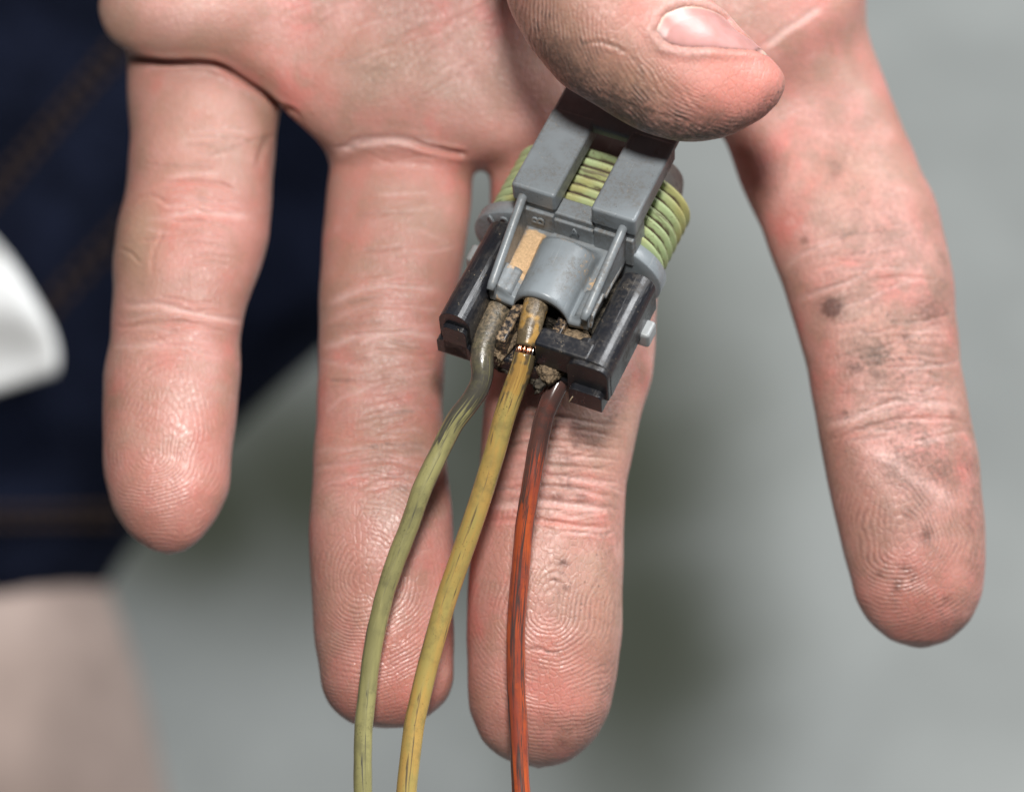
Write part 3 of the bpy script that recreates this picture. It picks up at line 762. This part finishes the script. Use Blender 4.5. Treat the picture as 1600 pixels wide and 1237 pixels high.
gr = np.exp(-((1 - aa) * 30 / 3.0) ** 2) + np.clip((ss - .93) / .05, 0, 1) * .6 + .8 * np.exp(-((ss - .90 + .03 * aa) / .02) ** 2)
attr(nail.data, 'edge', np.tile(np.clip(ed, 0, 1).reshape(-1), 2)); attr(nail.data, 'grime', np.tile(np.clip(gr, 0, 1).reshape(-1), 2))

# ------------------------------------------------------------------ the connector: local axes b (across), a (towards the wires), h (out of the face)
av = np.array([-.4045259, .76574068, .5]); bv = np.array([.91274336, .30392719, .27299784]); hv = np.array([-.05708196, -.56680638, .82187115])
def cam_vec(v): return (R * v[0] - U * v[1] - F * v[2])
conn = bpy.data.objects.new('wire_connector', None); link(conn); conn.empty_display_size = .01
cm = Matrix((cam_vec(bv), -cam_vec(av), cam_vec(hv))).transposed().to_4x4(); cm.translation = P(900, 400, 0)
conn.matrix_world = cm
tag(conn, 'dirty grey and black three-wire plug with green seal held under the thumb', 'connector')
CI = cm.inverted()
def L(b, a, h): return Vector((b * S, -a * S, h * S))
def toL(w): return CI @ Vector(w)

def add_attrs(o, dust=0.0, soot=0.0, fn=None):
    me = o.data; n = len(me.vertices)
    if fn is None: attr(me, 'dust', np.full(n, dust)); attr(me, 'soot', np.full(n, soot))
    else:
        c = np.empty(n * 3, np.float32); me.vertices.foreach_get('co', c); c = c.reshape(-1, 3) / S
        d, s_ = fn(c[:, 0], -c[:, 1], c[:, 2]); attr(me, 'dust', d); attr(me, 'soot', s_)

def hexa(name, bot8, mat, parent=conn, bevel=4.0, seg=3, soot=0.0, dust=0.0):
    """block from eight corners (b,a,h): four below, four above"""
    bm = bmesh.new(); vs = [bm.verts.new(L(*p)) for p in bot8]
    for f in ((0, 1, 2, 3), (7, 6, 5, 4), (0, 4, 5, 1), (1, 5, 6, 2), (2, 6, 7, 3), (3, 7, 4, 0)): bm.faces.new([vs[i] for i in f])
    bmesh.ops.recalc_face_normals(bm, faces=bm.faces)
    if bevel: bmesh.ops.bevel(bm, geom=list(bm.edges), offset=bevel * S, segments=seg, profile=.5, affect='EDGES')
    me = bpy.data.meshes.new(name); bm.to_mesh(me); bm.free(); me.materials.append(mat)
    me.polygons.foreach_set('use_smooth', np.ones(len(me.polygons), bool))
    o = bpy.data.objects.new(name, me); link(o, parent)
    md = o.modifiers.new('n', 'WEIGHTED_NORMAL'); md.keep_sharp = False; md.weight = 80
    add_attrs(o, dust, soot)
    return o
def block(name, b, a, h, mat, parent=conn, bevel=4.0, seg=3, soot=0.0, dust=0.0, dh=0.0):
    """dh lowers the far end (towards the wires)"""
    (b0, b1), (a0, a1), (h0, h1) = b, a, h
    return hexa(name, [(b0, a0, h0), (b1, a0, h0), (b1, a1, h0 - dh), (b0, a1, h0 - dh), (b0, a0, h1), (b1, a0, h1), (b1, a1, h1 - dh), (b0, a1, h1 - dh)], mat, parent, bevel, seg, soot, dust)
def prism(name, poly, h0, h1, mat, parent=conn, bevel=4.0, seg=3, plane='ba', soot=0.0, dust=.10):
    """outline extruded; plane 'ba' extrudes along h, 'bh' along a"""
    bm = bmesh.new()
    def q(p, k): return L(p[0], p[1], k) if plane == 'ba' else L(p[0], k, p[1])
    lo = [bm.verts.new(q(p, h0)) for p in poly]; hi = [bm.verts.new(q(p, h1)) for p in poly]
    bm.faces.new(lo[::-1]); bm.faces.new(hi)
    n = len(poly)
    for i in range(n): bm.faces.new((lo[i], lo[(i + 1) % n], hi[(i + 1) % n], hi[i]))
    bmesh.ops.recalc_face_normals(bm, faces=bm.faces)
    if bevel: bmesh.ops.bevel(bm, geom=[e for e in bm.edges], offset=bevel * S, segments=seg, profile=.5, affect='EDGES', clamp_overlap=True)
    me = bpy.data.meshes.new(name); bm.to_mesh(me); bm.free(); me.materials.append(mat)
    me.polygons.foreach_set('use_smooth', np.ones(len(me.polygons), bool))
    o = bpy.data.objects.new(name, me); link(o, parent)
    md = o.modifiers.new('n', 'WEIGHTED_NORMAL'); md.weight = 80
    add_attrs(o, dust, soot)
    return o

def oval_lathe(name, prof, cb, ch, mat, parent=conn, n=96, p=2.4, fn=None):
    """prof: (a, half width, half height, groove)"""
    th = np.linspace(0, 2 * np.pi, n, endpoint=False); ct, st = np.cos(th), np.sin(th); e = 2 / p
    vs, fs, gr = [], [], []
    for (a, w, hh, g_) in prof:
        for c, s_ in zip(ct, st):
            vs.append(L(cb + w * math.copysign(abs(c) ** e, c), a, ch + hh * math.copysign(abs(s_) ** e, s_))); gr.append(g_)
    for k in range(len(prof) - 1):
        for i in range(n): fs.append((k * n + i, k * n + (i + 1) % n, (k + 1) * n + (i + 1) % n, (k + 1) * n + i))
    fs.append(list(range(n))[::-1]); fs.append([(len(prof) - 1) * n + i for i in range(n)])
    o = mesh_obj(name, vs, fs, mat, parent)
    attr(o.data, 'groove', np.array(gr))
    add_attrs(o)
    return o

CB = -20.0     # middle of the connector across
# --- mating shroud behind the seal
oval_lathe('shroud', [(-262, 96, 52, 0), (-254, 112, 64, 0), (-215, 124, 70, 0), (-205, 128, 72, 0), (-170, 128, 72, 0)], CB - 14, -78, M_BODY)
# --- seal with raised ribs
prof = []
a_ = -202.0; nr = 7; pitch = 18.8
for k in range(nr):
    for u in np.linspace(0, 1, 13)[:-1]:
        bulge = math.sin(math.pi * u) ** .9
        prof.append((a_ + (k + u) * pitch, 136 + 15 * bulge, 80 + 13 * bulge, 1 - bulge))
prof.append((a_ + nr * pitch, 136, 80, 1.0))
prof = [(a_ - 6, 120, 58, 1.0)] + prof
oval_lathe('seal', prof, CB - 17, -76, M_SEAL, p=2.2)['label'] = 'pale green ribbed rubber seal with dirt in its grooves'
# --- flange
flange = oval_lathe('flange', [(-73, 150, 82, 0), (-73, 160, 89, 0), (-71, 162, 91, 0), (-48.5, 162, 91, 0), (-47, 161.5, 90.5, 0), (-46, 160, 89, 0), (-45.5, 140, 80, 0), (-45.5, 60, 40, 0)], CB - 20, -84, M_GREY, p=2.15)
# --- latch: two arms and the press pad that joins them
block('latch_arm', (CB - 108, CB - 33), (-215, -46), (30, 70), M_GREY, bevel=6, soot=.0)
block('latch_arm', (CB + 27, CB + 102), (-215, -46), (30, 70), M_GREY, bevel=6, soot=.0)
block('latch_pad', (CB - 107.5, CB + 101.5), (-345, -199), (50, 69), M_GREY, bevel=6)
block('latch_foot', (CB - 105, CB - 36), (-92, -49.5), (-24, 32), M_GREY, bevel=4, soot=.15)
block('latch_foot', (CB + 30, CB + 99), (-92, -49.5), (-24, 32), M_GREY, bevel=4, soot=.15)
block('bridge', (CB - 40, CB + 34), (-84, -50), (-24, 24), M_GREY, bevel=4, soot=.1)
block('letter_plate', (CB - 104, CB - 37), (-70, -43), (-44, 20), M_GREY, bevel=3, soot=.25)
block('letter_plate', (CB - 38, CB + 30), (-70, -45), (-44, 12), M_GREY, bevel=3, soot=.25)
block('letter_plate', (CB + 31, CB + 98), (-70, -43), (-44, 20), M_GREY, bevel=3, soot=.25)

# --- front shell: inclined plate with the middle dome, the side half rounds and a scalloped end
def shell_h(b, a):
    B = b - CB
    base = -22 - 15 * (a + 50) / 170
    sh = np.clip((a + 40) / 32, 0, 1); sh = sh * sh * (3 - 2 * sh)
    wd = 46 + 6 * np.clip((60 - a) / 100, 0, 1)
    dome = 44 * np.sqrt(np.clip(1 - (B / wd) ** 2, 0, 1)) * sh
    side = 15 * np.exp(-((np.abs(B) - 74) / 20) ** 2) * np.clip((a - 38) / 6, 0, 1) * np.clip((92 - a) / 4, 0, 1)
    lip = 12 * np.clip((np.abs(B) - 52) / 40, 0, 1) ** 1.5
    return base + dome + side + lip * np.clip((a + 20) / 80, 0, 1)
NB, NAa = 121, 90
bb = np.linspace(CB - 93, CB + 86, NB)
vs = []; 
for i in range(NAa):
    u = i / (NAa - 1)
    end = 97 + 0 * bb
    a_row = -55 + (end + 55) * u
    vs.append(np.stack([bb, a_row, shell_h(bb, a_row)], 1))
vs = np.array(vs); lower = vs.copy(); lower[:, :, 2] -= 13
rnd = np.zeros(vs.shape[:2]); rnd[-1] = 5; rnd[-2] = 2.5; rnd[-3] = 1
vs[:, :, 2] -= rnd
allv = np.concatenate([vs.reshape(-1, 3), lower.reshape(-1, 3)]); n0 = NB * NAa; fc = []
for i in range(NAa - 1):
    for j in range(NB - 1):
        a, b, c, d = i * NB + j, i * NB + j + 1, (i + 1) * NB + j + 1, (i + 1) * NB + j
        fc.append((a, d, c, b)); fc.append((a + n0, b + n0, c + n0, d + n0))
rim_faces([(NAa - 1) * NB + j for j in range(NB)][::-1]); rim_faces(list(range(NB)))
rim_faces([i * NB for i in range(NAa)][::-1]); rim_faces([i * NB + NB - 1 for i in range(NAa)])
shell = mesh_obj('front_shell', [L(*p) for p in allv], fc, M_GREY, conn)
def shell_dirt(b, a, h):
    B = b - CB
    d = np.exp(-((B + 66) / 17) ** 2) * np.clip((a + 45) / 12, 0, 1) * np.clip((70 - a) / 45, 0, 1) * 1.1
    d += np.exp(-((B + 50) / 9) ** 2) * np.clip((105 - a) / 60, 0, 1) * .45 * np.clip((a + 40) / 20, 0, 1)
    d += .75 * np.exp(-((B - 62) / 9) ** 2 - ((a - 22) / 16) ** 2) + .35 * np.exp(-((B - 40) / 14) ** 2 - ((a - 20) / 50) ** 2) + .6 * np.exp(-((np.abs(B) - 72) / 9) ** 2 - ((a - 98) / 5) ** 2)
    d += .4 * np.exp(-((B) / 40) ** 2 - ((a + 15) / 12) ** 2)
    s_ = .9 * np.exp(-((np.abs(B) - 84) / 5) ** 2) + .5 * np.exp(-((a + 50) / 10) ** 2) + .55 * np.clip((a - 92) / 14, 0, 1)
    return d, s_
add_attrs(shell, fn=shell_dirt)
shell['label'] = 'grey shell with tan dust beside its dome'

# thin ribs standing on both sides of the shell
def tube_mesh(name, pts, radii, mat, parent, n=12, local=True, attrs=False, squash=None):
    pts = [Vector(p) for p in pts]; N = len(pts)
    vs, fs, run, ca, sa = [], [], [], [], []
    prev = None; tot = 0
    for i, p in enumerate(pts):
        t = (pts[min(i + 1, N - 1)] - pts[max(i - 1, 0)]).normalized()
        if prev is None:
            x = t.orthogonal().normalized()
        else: x = (prev - t * prev.dot(t)).normalized()
        prev = x; y = t.cross(x)
        if i: tot += (p - pts[i - 1]).length
        r = radii[i] if hasattr(radii, '__len__') else radii
        for k in range(n):
            th = 2 * math.pi * k / n
            vs.append(p + (x * math.cos(th) + y * math.sin(th)) * r); run.append(tot / S); ca.append(math.cos(th)); sa.append(math.sin(th))
    for i in range(N - 1):
        for k in range(n): fs.append((i * n + k, i * n + (k + 1) % n, (i + 1) * n + (k + 1) % n, (i + 1) * n + k))
    fs.append(list(range(n))[::-1]); fs.append([(N - 1) * n + k for k in range(n)])
    o = mesh_obj(name, vs, fs, mat, parent)
    if attrs:
        attr(o.data, 'run', np.array(run)); attr(o.data, 'ca', np.array(ca)); attr(o.data, 'sa', np.array(sa))
    return o
for s_ in (-1, 1):
    b0, b1 = CB + (-89 if s_ < 0 else 82), CB + (-82 if s_ < 0 else 76)
    pts = [L(b0 + (b1 - b0) * u, -50 + 153 * u, 46 - 56 * u) for u in np.linspace(0, 1, 14)]
    r_ = tube_mesh('rib', pts, [7.5 * S] * 13 + [6 * S], M_GREY, conn, 14); add_attrs(r_, 0, .12)
    hexa('rib_web', [(b0 - 5, -48, -30), (b0 + 5, -48, -30), (b1 + 5, 98, -42), (b1 - 5, 98, -42), (b0 - 5, -48, 44), (b0 + 5, -48, 44), (b1 + 5, 98, -13), (b1 - 5, 98, -13)], M_GREY, bevel=1.5, seg=2, soot=.35)
    # half round pegs with a hollow end
    bc = CB + s_ * 66
    pk = [L(bc, a, -24 - 15 * (a + 50) / 170 + 4) for a in np.linspace(42, 88, 8)]
    pg = tube_mesh('peg', pk, [13 * S] * 8, M_GREY, conn, 20); add_attrs(pg, .15, .2)

# raised characters
def raised(txt, name, size, b, a, h, rot, parent, normal='a', tilt=0.0):
    cu = bpy.data.curves.new(name, 'FONT'); cu.body = txt; cu.size = size * S; cu.extrude = 1.6 * S; cu.bevel_depth = .5 * S; cu.align_x = 'CENTER'; cu.align_y = 'CENTER'; cu.space_character = .9
    o = bpy.data.objects.new(name, cu); COL.objects.link(o)
    d_ = bpy.context.evaluated_depsgraph_get(); d_.update()
    me = bpy.data.meshes.new_from_object(o.evaluated_get(d_)); bpy.data.objects.remove(o); me.name = name
    me.materials.clear(); me.materials.append(M_GREY)
    o = bpy.data.objects.new(name, me); link(o, parent)
    # text lies in its xy plane; turn that plane so that it faces along a (towards the wires) or h
    M_ = Matrix.Rotation(math.radians(rot), 4, 'Z')
    if normal == 'a': M_ = Matrix.Rotation(math.radians(90 - tilt), 4, 'X') @ M_
    o.matrix_local = Matrix.Translation(L(b, a, h)) @ M_
    add_attrs(o, .15, .1)
    return o
raised('2', 'raised_digit', 32, CB - 124, -45, -36, 0, conn)
raised('1', 'raised_digit', 32, CB - 146, -45, -42, 28, conn)
raised('B', 'raised_letter', 30, CB - 62, -42.5, 0, 90, conn)
raised('A', 'raised_letter', 22, CB - 2, -44.5, -4, 0, conn)

# --- black retainer clip: left arm, right arm with a bar across, base behind the wires
def arm_prof(b0, b1, h0, h1, r):
    out = []
    for (cx, cy, a0) in ((b1 - r, h1 - r, 0), (b0 + r, h1 - r, 90)):
        for k in range(7):
            th = math.radians(a0 + 15 * k); out.append((cx + r * math.cos(th), cy + r * math.sin(th)))
    return out + [(b0, h0), (b1, h0)]
clip = prism('retainer_arm', arm_prof(CB - 141, CB - 88, -118, -6, 26), -24, 170, M_BLACK, plane='bh', bevel=4)
clip['label'] = 'scratched black plastic arm beside the grey wire'
prism('retainer_catch', arm_prof(CB - 134, CB - 92, -105, -34, 10), 150, 178, M_BLACK, plane='bh', bevel=3)
prism('retainer_catch', arm_prof(CB - 146, CB - 88, -108, -72, 10), 60, 178, M_BLACK, plane='bh', bevel=5)
prism('retainer_arm', arm_prof(CB + 93, CB + 150, -86, -8, 27), -10, 172, M_BLACK, plane='bh', bevel=4)
prism('retainer_catch', arm_prof(CB + 80, CB + 149, -88, -12, 20), 128, 181, M_BLACK, plane='bh', bevel=4)
prism('retainer_catch', arm_prof(CB + 86, CB + 142, -106, -66, 10), 60, 193, M_BLACK, plane='bh', bevel=5)
bar = block('retainer_bar', (CB + 22, CB + 112), (138, 172), (-64, -8), M_BLACK, bevel=5, dust=.12)
bar['label'] = 'black bar of the clip crossing above the orange wire'
prism('retainer_base', [(CB - 130, -86), (CB + 130, -86), (CB + 122, -112), (CB + 80, -124), (CB - 80, -124), (CB - 122, -112)], 50, 168, M_BLACK, plane='bh', bevel=6, dust=.30)
for bc in (-40, 36):
    block('cavity_wall', (CB + bc - 9, CB + bc + 9), (70, 166), (-112, -40), M_BLACK, bevel=4, soot=.3, dust=.40)
block('core', (CB - 116, CB + 116), (-30, 88), (-120, -62), M_MUCKD, bevel=5)
# pale locking tabs at the two sides
block('side_tab', (CB + 138, CB + 164), (22, 56), (-104, -72), M_PALE, bevel=6)
block('side_tab', (CB - 160, CB - 140), (0, 34), (-80, -50), M_PALE, bevel=6)

# --- wires
def spline(pts, n):
    pts = np.array(pts, float); t = np.r_[0, np.cumsum(np.linalg.norm(np.diff(pts, axis=0), axis=1))]
    tt = np.linspace(0, t[-1], n); out = np.stack([np.interp(tt, t, pts[:, k]) for k in range(pts.shape[1])], 1)
    return np.stack([smooth1(out[:, k], max(2, int(n * .014))) for k in range(pts.shape[1])], 1)

def make_wire(name, pts, mat, label, n=220, muck_len=110, n_ring=24):
    q = spline(pts, n); q[:, 3] *= .92 * (1 + .012 * np.sin(np.arange(n) * .21 + n) + .010 * np.sin(np.arange(n) * .57))
    q[:, 0] += .5 * np.sin(np.arange(n) * .075 + pts[0][0]) + .25 * np.sin(np.arange(n) * .19)
    w = [toL(P(*p[:3])) for p in q]
    o = tube_mesh(name, w, [p[3] * S for p in q], mat, conn, n_ring, attrs=True)
    run = np.empty(len(o.data.vertices), np.float32); o.data.attributes['run'].data.foreach_get('value', run)
    attr(o.data, 'muck', np.clip(1.25 - run / muck_len, 0, 1))
    o['label'] = label
    return o
M_W1 = mat_wire('olive_insulation', (.285, .265, .115), (.215, .20, .09), (.045, .042, .042), .46, 90, 380)
M_W2 = mat_wire('yellow_insulation', (.42, .265, .08), (.33, .26, .085), (.075, .058, .040), .60, 60, 300, (.42, .24, .06))
M_W3 = mat_wire('orange_insulation', (.42, .082, .026), (.24, .052, .032), (.050, .038, .036), 1.2, 40, 320)
make_wire('wire', [(800, 440, -52, 22), (786, 466, -44, 23), (775, 490, -30, 23), (758, 535, -8, 22), (752, 560, 2, 20.5), (756, 585, 6, 19), (750, 606, 6, 18.2), (731, 634, 4, 17.5), (712, 655, 2, 17.5), (692, 693, 0, 17), (659, 763, 2, 17), (642, 815, -6, 16.8), (620, 872, -12, 16.5), (600, 932, -16, 16.2), (586, 990, -18, 16), (578, 1040, -18, 16), (568, 1130, -14, 15.8), (567, 1233, -8, 15.8), (572, 1330, 0, 15.8), (590, 1450, 10, 15.8)],
          M_W1, 'olive green wire, blackened and kinked near the plug', 260, 130)
yel = [(856, 425, 2, 21), (846, 452, 12, 21), (837, 477, 22, 20), (830, 505, 30, 18.5), (825, 530, 34, 17.5), (822, 545, 36, 17), (820, 556, 36, 17.2), (814, 579, 36, 17.5), (797, 623, 30, 17.5), (784, 664, 24, 17), (777, 693, 20, 17), (757, 760, 8, 17), (739, 815, 0, 17), (718, 875, -8, 17), (698, 932, -14, 16.8), (668, 1040, -16, 16.5), (647, 1130, -12, 16.3), (635, 1233, -4, 16.2), (632, 1330, 4, 16), (640, 1450, 14, 16)]
q = spline(yel, 340); iy = int(np.argmin(np.abs(q[:, 1] - 544))); iz = int(np.argmin(np.abs(q[:, 1] - 554)))
def yellow_part(a, b, off, muck, par):
    w = [toL(P(*p[:3])) for p in q[a:b]]
    r = [p[3] * S for p in q[a:b]]; 
    o = tube_mesh('insulation', w, r, M_W2, par, 24, attrs=True)
    run = np.empty(len(o.data.vertices), np.float32); o.data.attributes['run'].data.foreach_get('value', run); run += off
    o.data.attributes['run'].data.foreach_set('value', run); attr(o.data, 'muck', np.clip(1.2 - run / muck, 0, 1)); return o
wy = bpy.data.objects.new('wire', None); link(wy, conn); wy.empty_display_size = .005
wy['label'] = 'yellow wire with cracked insulation showing bare copper strands'
yellow_part(0, iy, 0, 110, wy); yellow_part(iz, len(q), 135, 110, wy)
c0 = toL(P(*q[iy - 4][:3])); c1 = toL(P(*q[iz + 4][:3])); ax = (c1 - c0).normalized(); ex = ax.orthogonal().normalized(); ey = ax.cross(ex)
for k in range(19):
    rr, th = (0, 0) if k == 0 else ((5.6, k * 60) if k < 7 else (11.4, k * 30 + 7 * (k % 3)))
    o_ = (ex * math.cos(math.radians(th)) + ey * math.sin(math.radians(th))) * rr * S
    bow = o_ * (.10 * (k % 4))
    tube_mesh('copper_strand', [c0 + o_, (c0 + c1) / 2 + o_ + bow, c1 + o_], 2.5 * S, M_TIN if k % 5 == 1 else M_COPPER, wy, 8)
make_wire('wire', [(912, 510, -36, 19), (895, 550, -18, 19), (880, 585, -2, 18.5), (868, 608, 4, 18), (858, 630, 6, 17.3), (850, 651, 6, 16.8), (842, 693, 4, 16.5), (830, 755, 8, 16.2), (820, 815, 0, 16), (814, 875, -8, 16), (810, 932, -12, 16), (806, 990, -15, 16), (806, 1040, -16, 16), (807, 1085, -15, 16), (809, 1130, -12, 15.8), (814, 1233, -4, 15.8), (822, 1330, 6, 15.8), (840, 1450, 16, 15.8)],
          M_W3, 'orange wire with dark scuffed streaks', 260, 80)

# --- packed dirt between the wires, and a loose fibre
rng = np.random.default_rng(4)
def clump(name, centre, size, mat, n_sub=4, amp=.28, seed=1):
    bm = bmesh.new(); bmesh.ops.create_icosphere(bm, subdivisions=n_sub, radius=1)
    from mathutils import noise as mn
    for v in bm.verts:
        p = v.co.copy(); k = 1 + amp * mn.noise(p * 1.7 + Vector((seed * 7, 0, 0))) + amp * .6 * mn.noise(p * 5 + Vector((0, seed * 5, 0))) + amp * .35 * mn.noise(p * 13)
        c = L(*centre); v.co = c + Vector((p.x * size[0] * S * k, -p.y * size[1] * S * k, p.z * size[2] * S * k))
    me = bpy.data.meshes.new(name); bm.to_mesh(me); bm.free(); me.materials.append(mat)
    me.polygons.foreach_set('use_smooth', np.ones(len(me.polygons), bool))
    return link(bpy.data.objects.new(name, me), conn)
d1 = clump('dirt_clump', (CB + 44, 160, -80), (20, 30, 20), M_MUCK, 4, .3, 1)
d1['label'] = 'tan fibrous dirt packed between the yellow and orange wires'
clump('dirt_clump', (CB + 38, 192, -86), (9, 14, 9), M_MUCKD, 3, .5, 2)
clump('dirt_clump', (CB - 42, 128, -84), (17, 46, 20), M_MUCK, 4, .35, 3)
clump('dirt_clump', (CB + 62, 108, -66), (26, 22, 14), M_MUCK, 4, .35, 5)
clump('dirt_clump', (CB - 10, 150, -120), (60, 22, 20), M_MUCKD, 4, .35, 6)
for (x, y, x2, y2, x3, y3) in ((891, 590, 897, 610, 889, 628), (893, 588, 901, 600, 899, 618)):
    tube_mesh('loose_fibre', [toL(P(*p)) for p in ((x, y, 42), ((x + x2) / 2 + 1, (y + y2) / 2, 45), (x2, y2, 46), ((x2 + x3) / 2 + 2, (y2 + y3) / 2, 45), (x3, y3, 42))], 1.0 * S, M_FIBRE, conn, 6)

# ------------------------------------------------------------------ behind: a person's denim leg, and a white cloth
def slices(name, rows, mat, parent, base, n=72, p=2.2, folds=0.0, seed=0, thick=None):
    """rows: (y, left, right, depth centre, depth radius) -> closed body"""
    rows = np.array(rows, float); yy = np.linspace(rows[0, 0], rows[-1, 0], 90)
    Lf, Rg, cz, rz = [np.interp(yy, rows[:, 0], rows[:, k]) for k in (1, 2, 3, 4)]
    Lf, Rg, cz, rz = [smooth1(v, 3) for v in (Lf, Rg, cz, rz)]
    th = np.linspace(0, 2 * np.pi, n, endpoint=False); e = 2 / p; vs = []
    for y, l, r, c, z in zip(yy, Lf, Rg, cz, rz):
        k = 1 + folds * (.5 * np.sin(th * 5 + y * .013 + seed) + .35 * np.sin(th * 9 - y * .021) + .3 * np.sin(y * .03 + th * 2))
        x = (l + r) / 2 + (r - l) / 2 * k * np.sign(np.cos(th)) * np.abs(np.cos(th)) ** e
        d = c + z * k * np.sign(np.sin(th)) * np.abs(np.sin(th)) ** e
        vs.append(PN(x, np.full(n, y), d) - np.array(base))
    vs = np.concatenate(vs); fs = []
    for i in range(len(yy) - 1):
        for k in range(n): fs.append((i * n + k, (i + 1) * n + k, (i + 1) * n + (k + 1) % n, i * n + (k + 1) % n))
    fs.append(list(range(n))); fs.append([(len(yy) - 1) * n + k for k in range(n)][::-1])
    return mesh_obj(name, vs, fs, mat, parent)
def mat_denim():
    t = NT('denim')
    n = t.noise(40, 4, .6); w = t.new('ShaderNodeTexWave'); w.inputs['Scale'].default_value = 500; t.set(w.inputs['Vector'], t.coord()); w.inputs['Distortion'].default_value = 2
    col = t.mix(t.ramp(n, .35, .7), (.0035, .0045, .010), (.010, .013, .028))
    col = t.mix(t.math('MULTIPLY', w.outputs['Fac'], .25), col, (.022, .028, .048))
    return t.done(col, .95, .02, t.bump(w.outputs['Fac'], .0003, .5))
pb = P(-250, 1500, -3300)
leg_me = slices('person', [(820, -760, 140, -3400, 560), (905, -770, 165, -3400, 580), (1000, -780, 202, -3400, 600), (1237, -760, 262, -3450, 600), (1500, -700, 310, -3550, 560), (1700, -640, 370, -3600, 520)],
                mat_simple('shin_skin', (.36, .275, .24), .6, 0, 12, .3), None, pb, folds=.004)
person = leg_me; person.location = pb
tag(person, 'blurred leg of a person in dark denim, at the left behind the hand', 'person')
DROWS = [(-420, -330, 980, -3250, 640), (-300, -330, 905, -3250, 640), (0, -480, 760, -3280, 640), (400, -640, 640, -3320, 640), (480, -700, 580, -3330, 640), (570, -760, 485, -3345, 640), (650, -800, 395, -3360, 640), (800, -880, 240, -3380, 650), (918, -930, 150, -3400, 655)]
den = slices('denim_trousers', DROWS, mat_denim(), person, pb, folds=.012, seed=2)
hem = slices('hem', [(760, -880, 275, -3377, 664), (790, -900, 250, -3380, 668), (915, -945, 158, -3400, 672), (926, -948, 150, -3400, 666)], den.data.materials[0], den, pb, folds=.010, seed=2)
def denim_front(x, y, lift):
    r = np.array(DROWS, float); l, rr, c, z = [np.interp(y, r[:, 0], r[:, k]) for k in (1, 2, 3, 4)]
    u = np.clip(abs((x - (l + rr) / 2) / ((rr - l) / 2)), 0, .999)
    return c + z * (1 - u ** 2.2) ** (1 / 2.2) + lift
M_ST = mat_simple('stitch_thread', (.05, .034, .026), .9, 0, None, .25, 0.0, .05)
def stitch_row(name, p, q_, n, lift, parent):
    vs, fs = [], []
    for k in range(n):
        ends = []
        for u in (k / n, (k + .72) / n):
            x = p[0] + (q_[0] - p[0]) * u; y = p[1] + (q_[1] - p[1]) * u
            ends.append(P(x, y, denim_front(x, y, lift)) - pb)
        t = (ends[1] - ends[0]).normalized(); s_ = t.cross(F).normalized() * .0008; d_ = -F * .0007
        b0 = len(vs)
        for e_ in ends: vs += [e_ - s_ - d_, e_ + s_ - d_, e_ + s_ * .7 + d_, e_ - s_ * .7 + d_]
        fs += [(b0, b0 + 1, b0 + 5, b0 + 4), (b0 + 1, b0 + 2, b0 + 6, b0 + 5), (b0 + 2, b0 + 3, b0 + 7, b0 + 6), (b0 + 3, b0, b0 + 4, b0 + 7), (b0 + 3, b0 + 2, b0 + 1, b0), (b0 + 4, b0 + 5, b0 + 6, b0 + 7)]
    return mesh_obj(name, vs, fs, M_ST, parent)
for (p, q_) in (((-60, 345), (250, -20)), ((-60, 375), (275, -15)), ((-60, 610), (330, 190)), ((-60, 640), (350, 200))):
    stitch_row('seam_stitching', p, q_, 18, 12, den)
for yy in (800, 822): stitch_row('hem_stitching', (-240, yy), (190, yy - 6), 18, 42, den)

# white cloth, a folded corner that lies against the denim
def cloth():
    n = 34; base = P(20, 520, -2050); vs = []; fs = []
    cor = [(-260, 300), (-5, 362), (118, 575), (-260, 690)]
    for side in (0, 1):
        for i in range(n):
            for j in range(n):
                u, v = i / (n - 1), j / (n - 1)
                u0, v0 = u, v; k_ = .08 * u * u * (abs(2 * v - 1) ** 3); u = u - k_
                x = (1 - u) * (1 - v) * cor[0][0] + u * (1 - v) * cor[1][0] + u * v * cor[2][0] + (1 - u) * v * cor[3][0]
                y = (1 - u) * (1 - v) * cor[0][1] + u * (1 - v) * cor[1][1] + u * v * cor[2][1] + (1 - u) * v * cor[3][1]
                e = min(u, 1 - u, v, 1 - v); th = 26 * min(1, e * 12) ** .5 + 4
                d = -2050 + 26 * math.sin(u * 5 + v * 3) + 18 * math.sin(v * 9 - u * 4) + (th if side == 0 else -th)
                vs.append(P(x, y, d) - base)
    o = n * n
    for i in range(n - 1):
        for j in range(n - 1):
            a, b, c, d = i * n + j, i * n + j + 1, (i + 1) * n + j + 1, (i + 1) * n + j
            fs.append((a, b, c, d)); fs.append((a + o, d + o, c + o, b + o))
    ring = [j for j in range(n)] + [i * n + n - 1 for i in range(1, n)] + [(n - 1) * n + j for j in range(n - 2, -1, -1)] + [i * n for i in range(n - 2, 0, -1)]
    for a, b in zip(ring, ring[1:] + ring[:1]): fs.append((a, a + o, b + o, b))
    c = mesh_obj('white_cloth', vs, fs, mat_simple('white_cotton', (.68, .69, .69), .85, 0, 300, .06, .0003), None)
    c.location = base
    return c
tag(cloth(), 'blurred white cloth corner against the dark denim at the left edge', 'cloth')
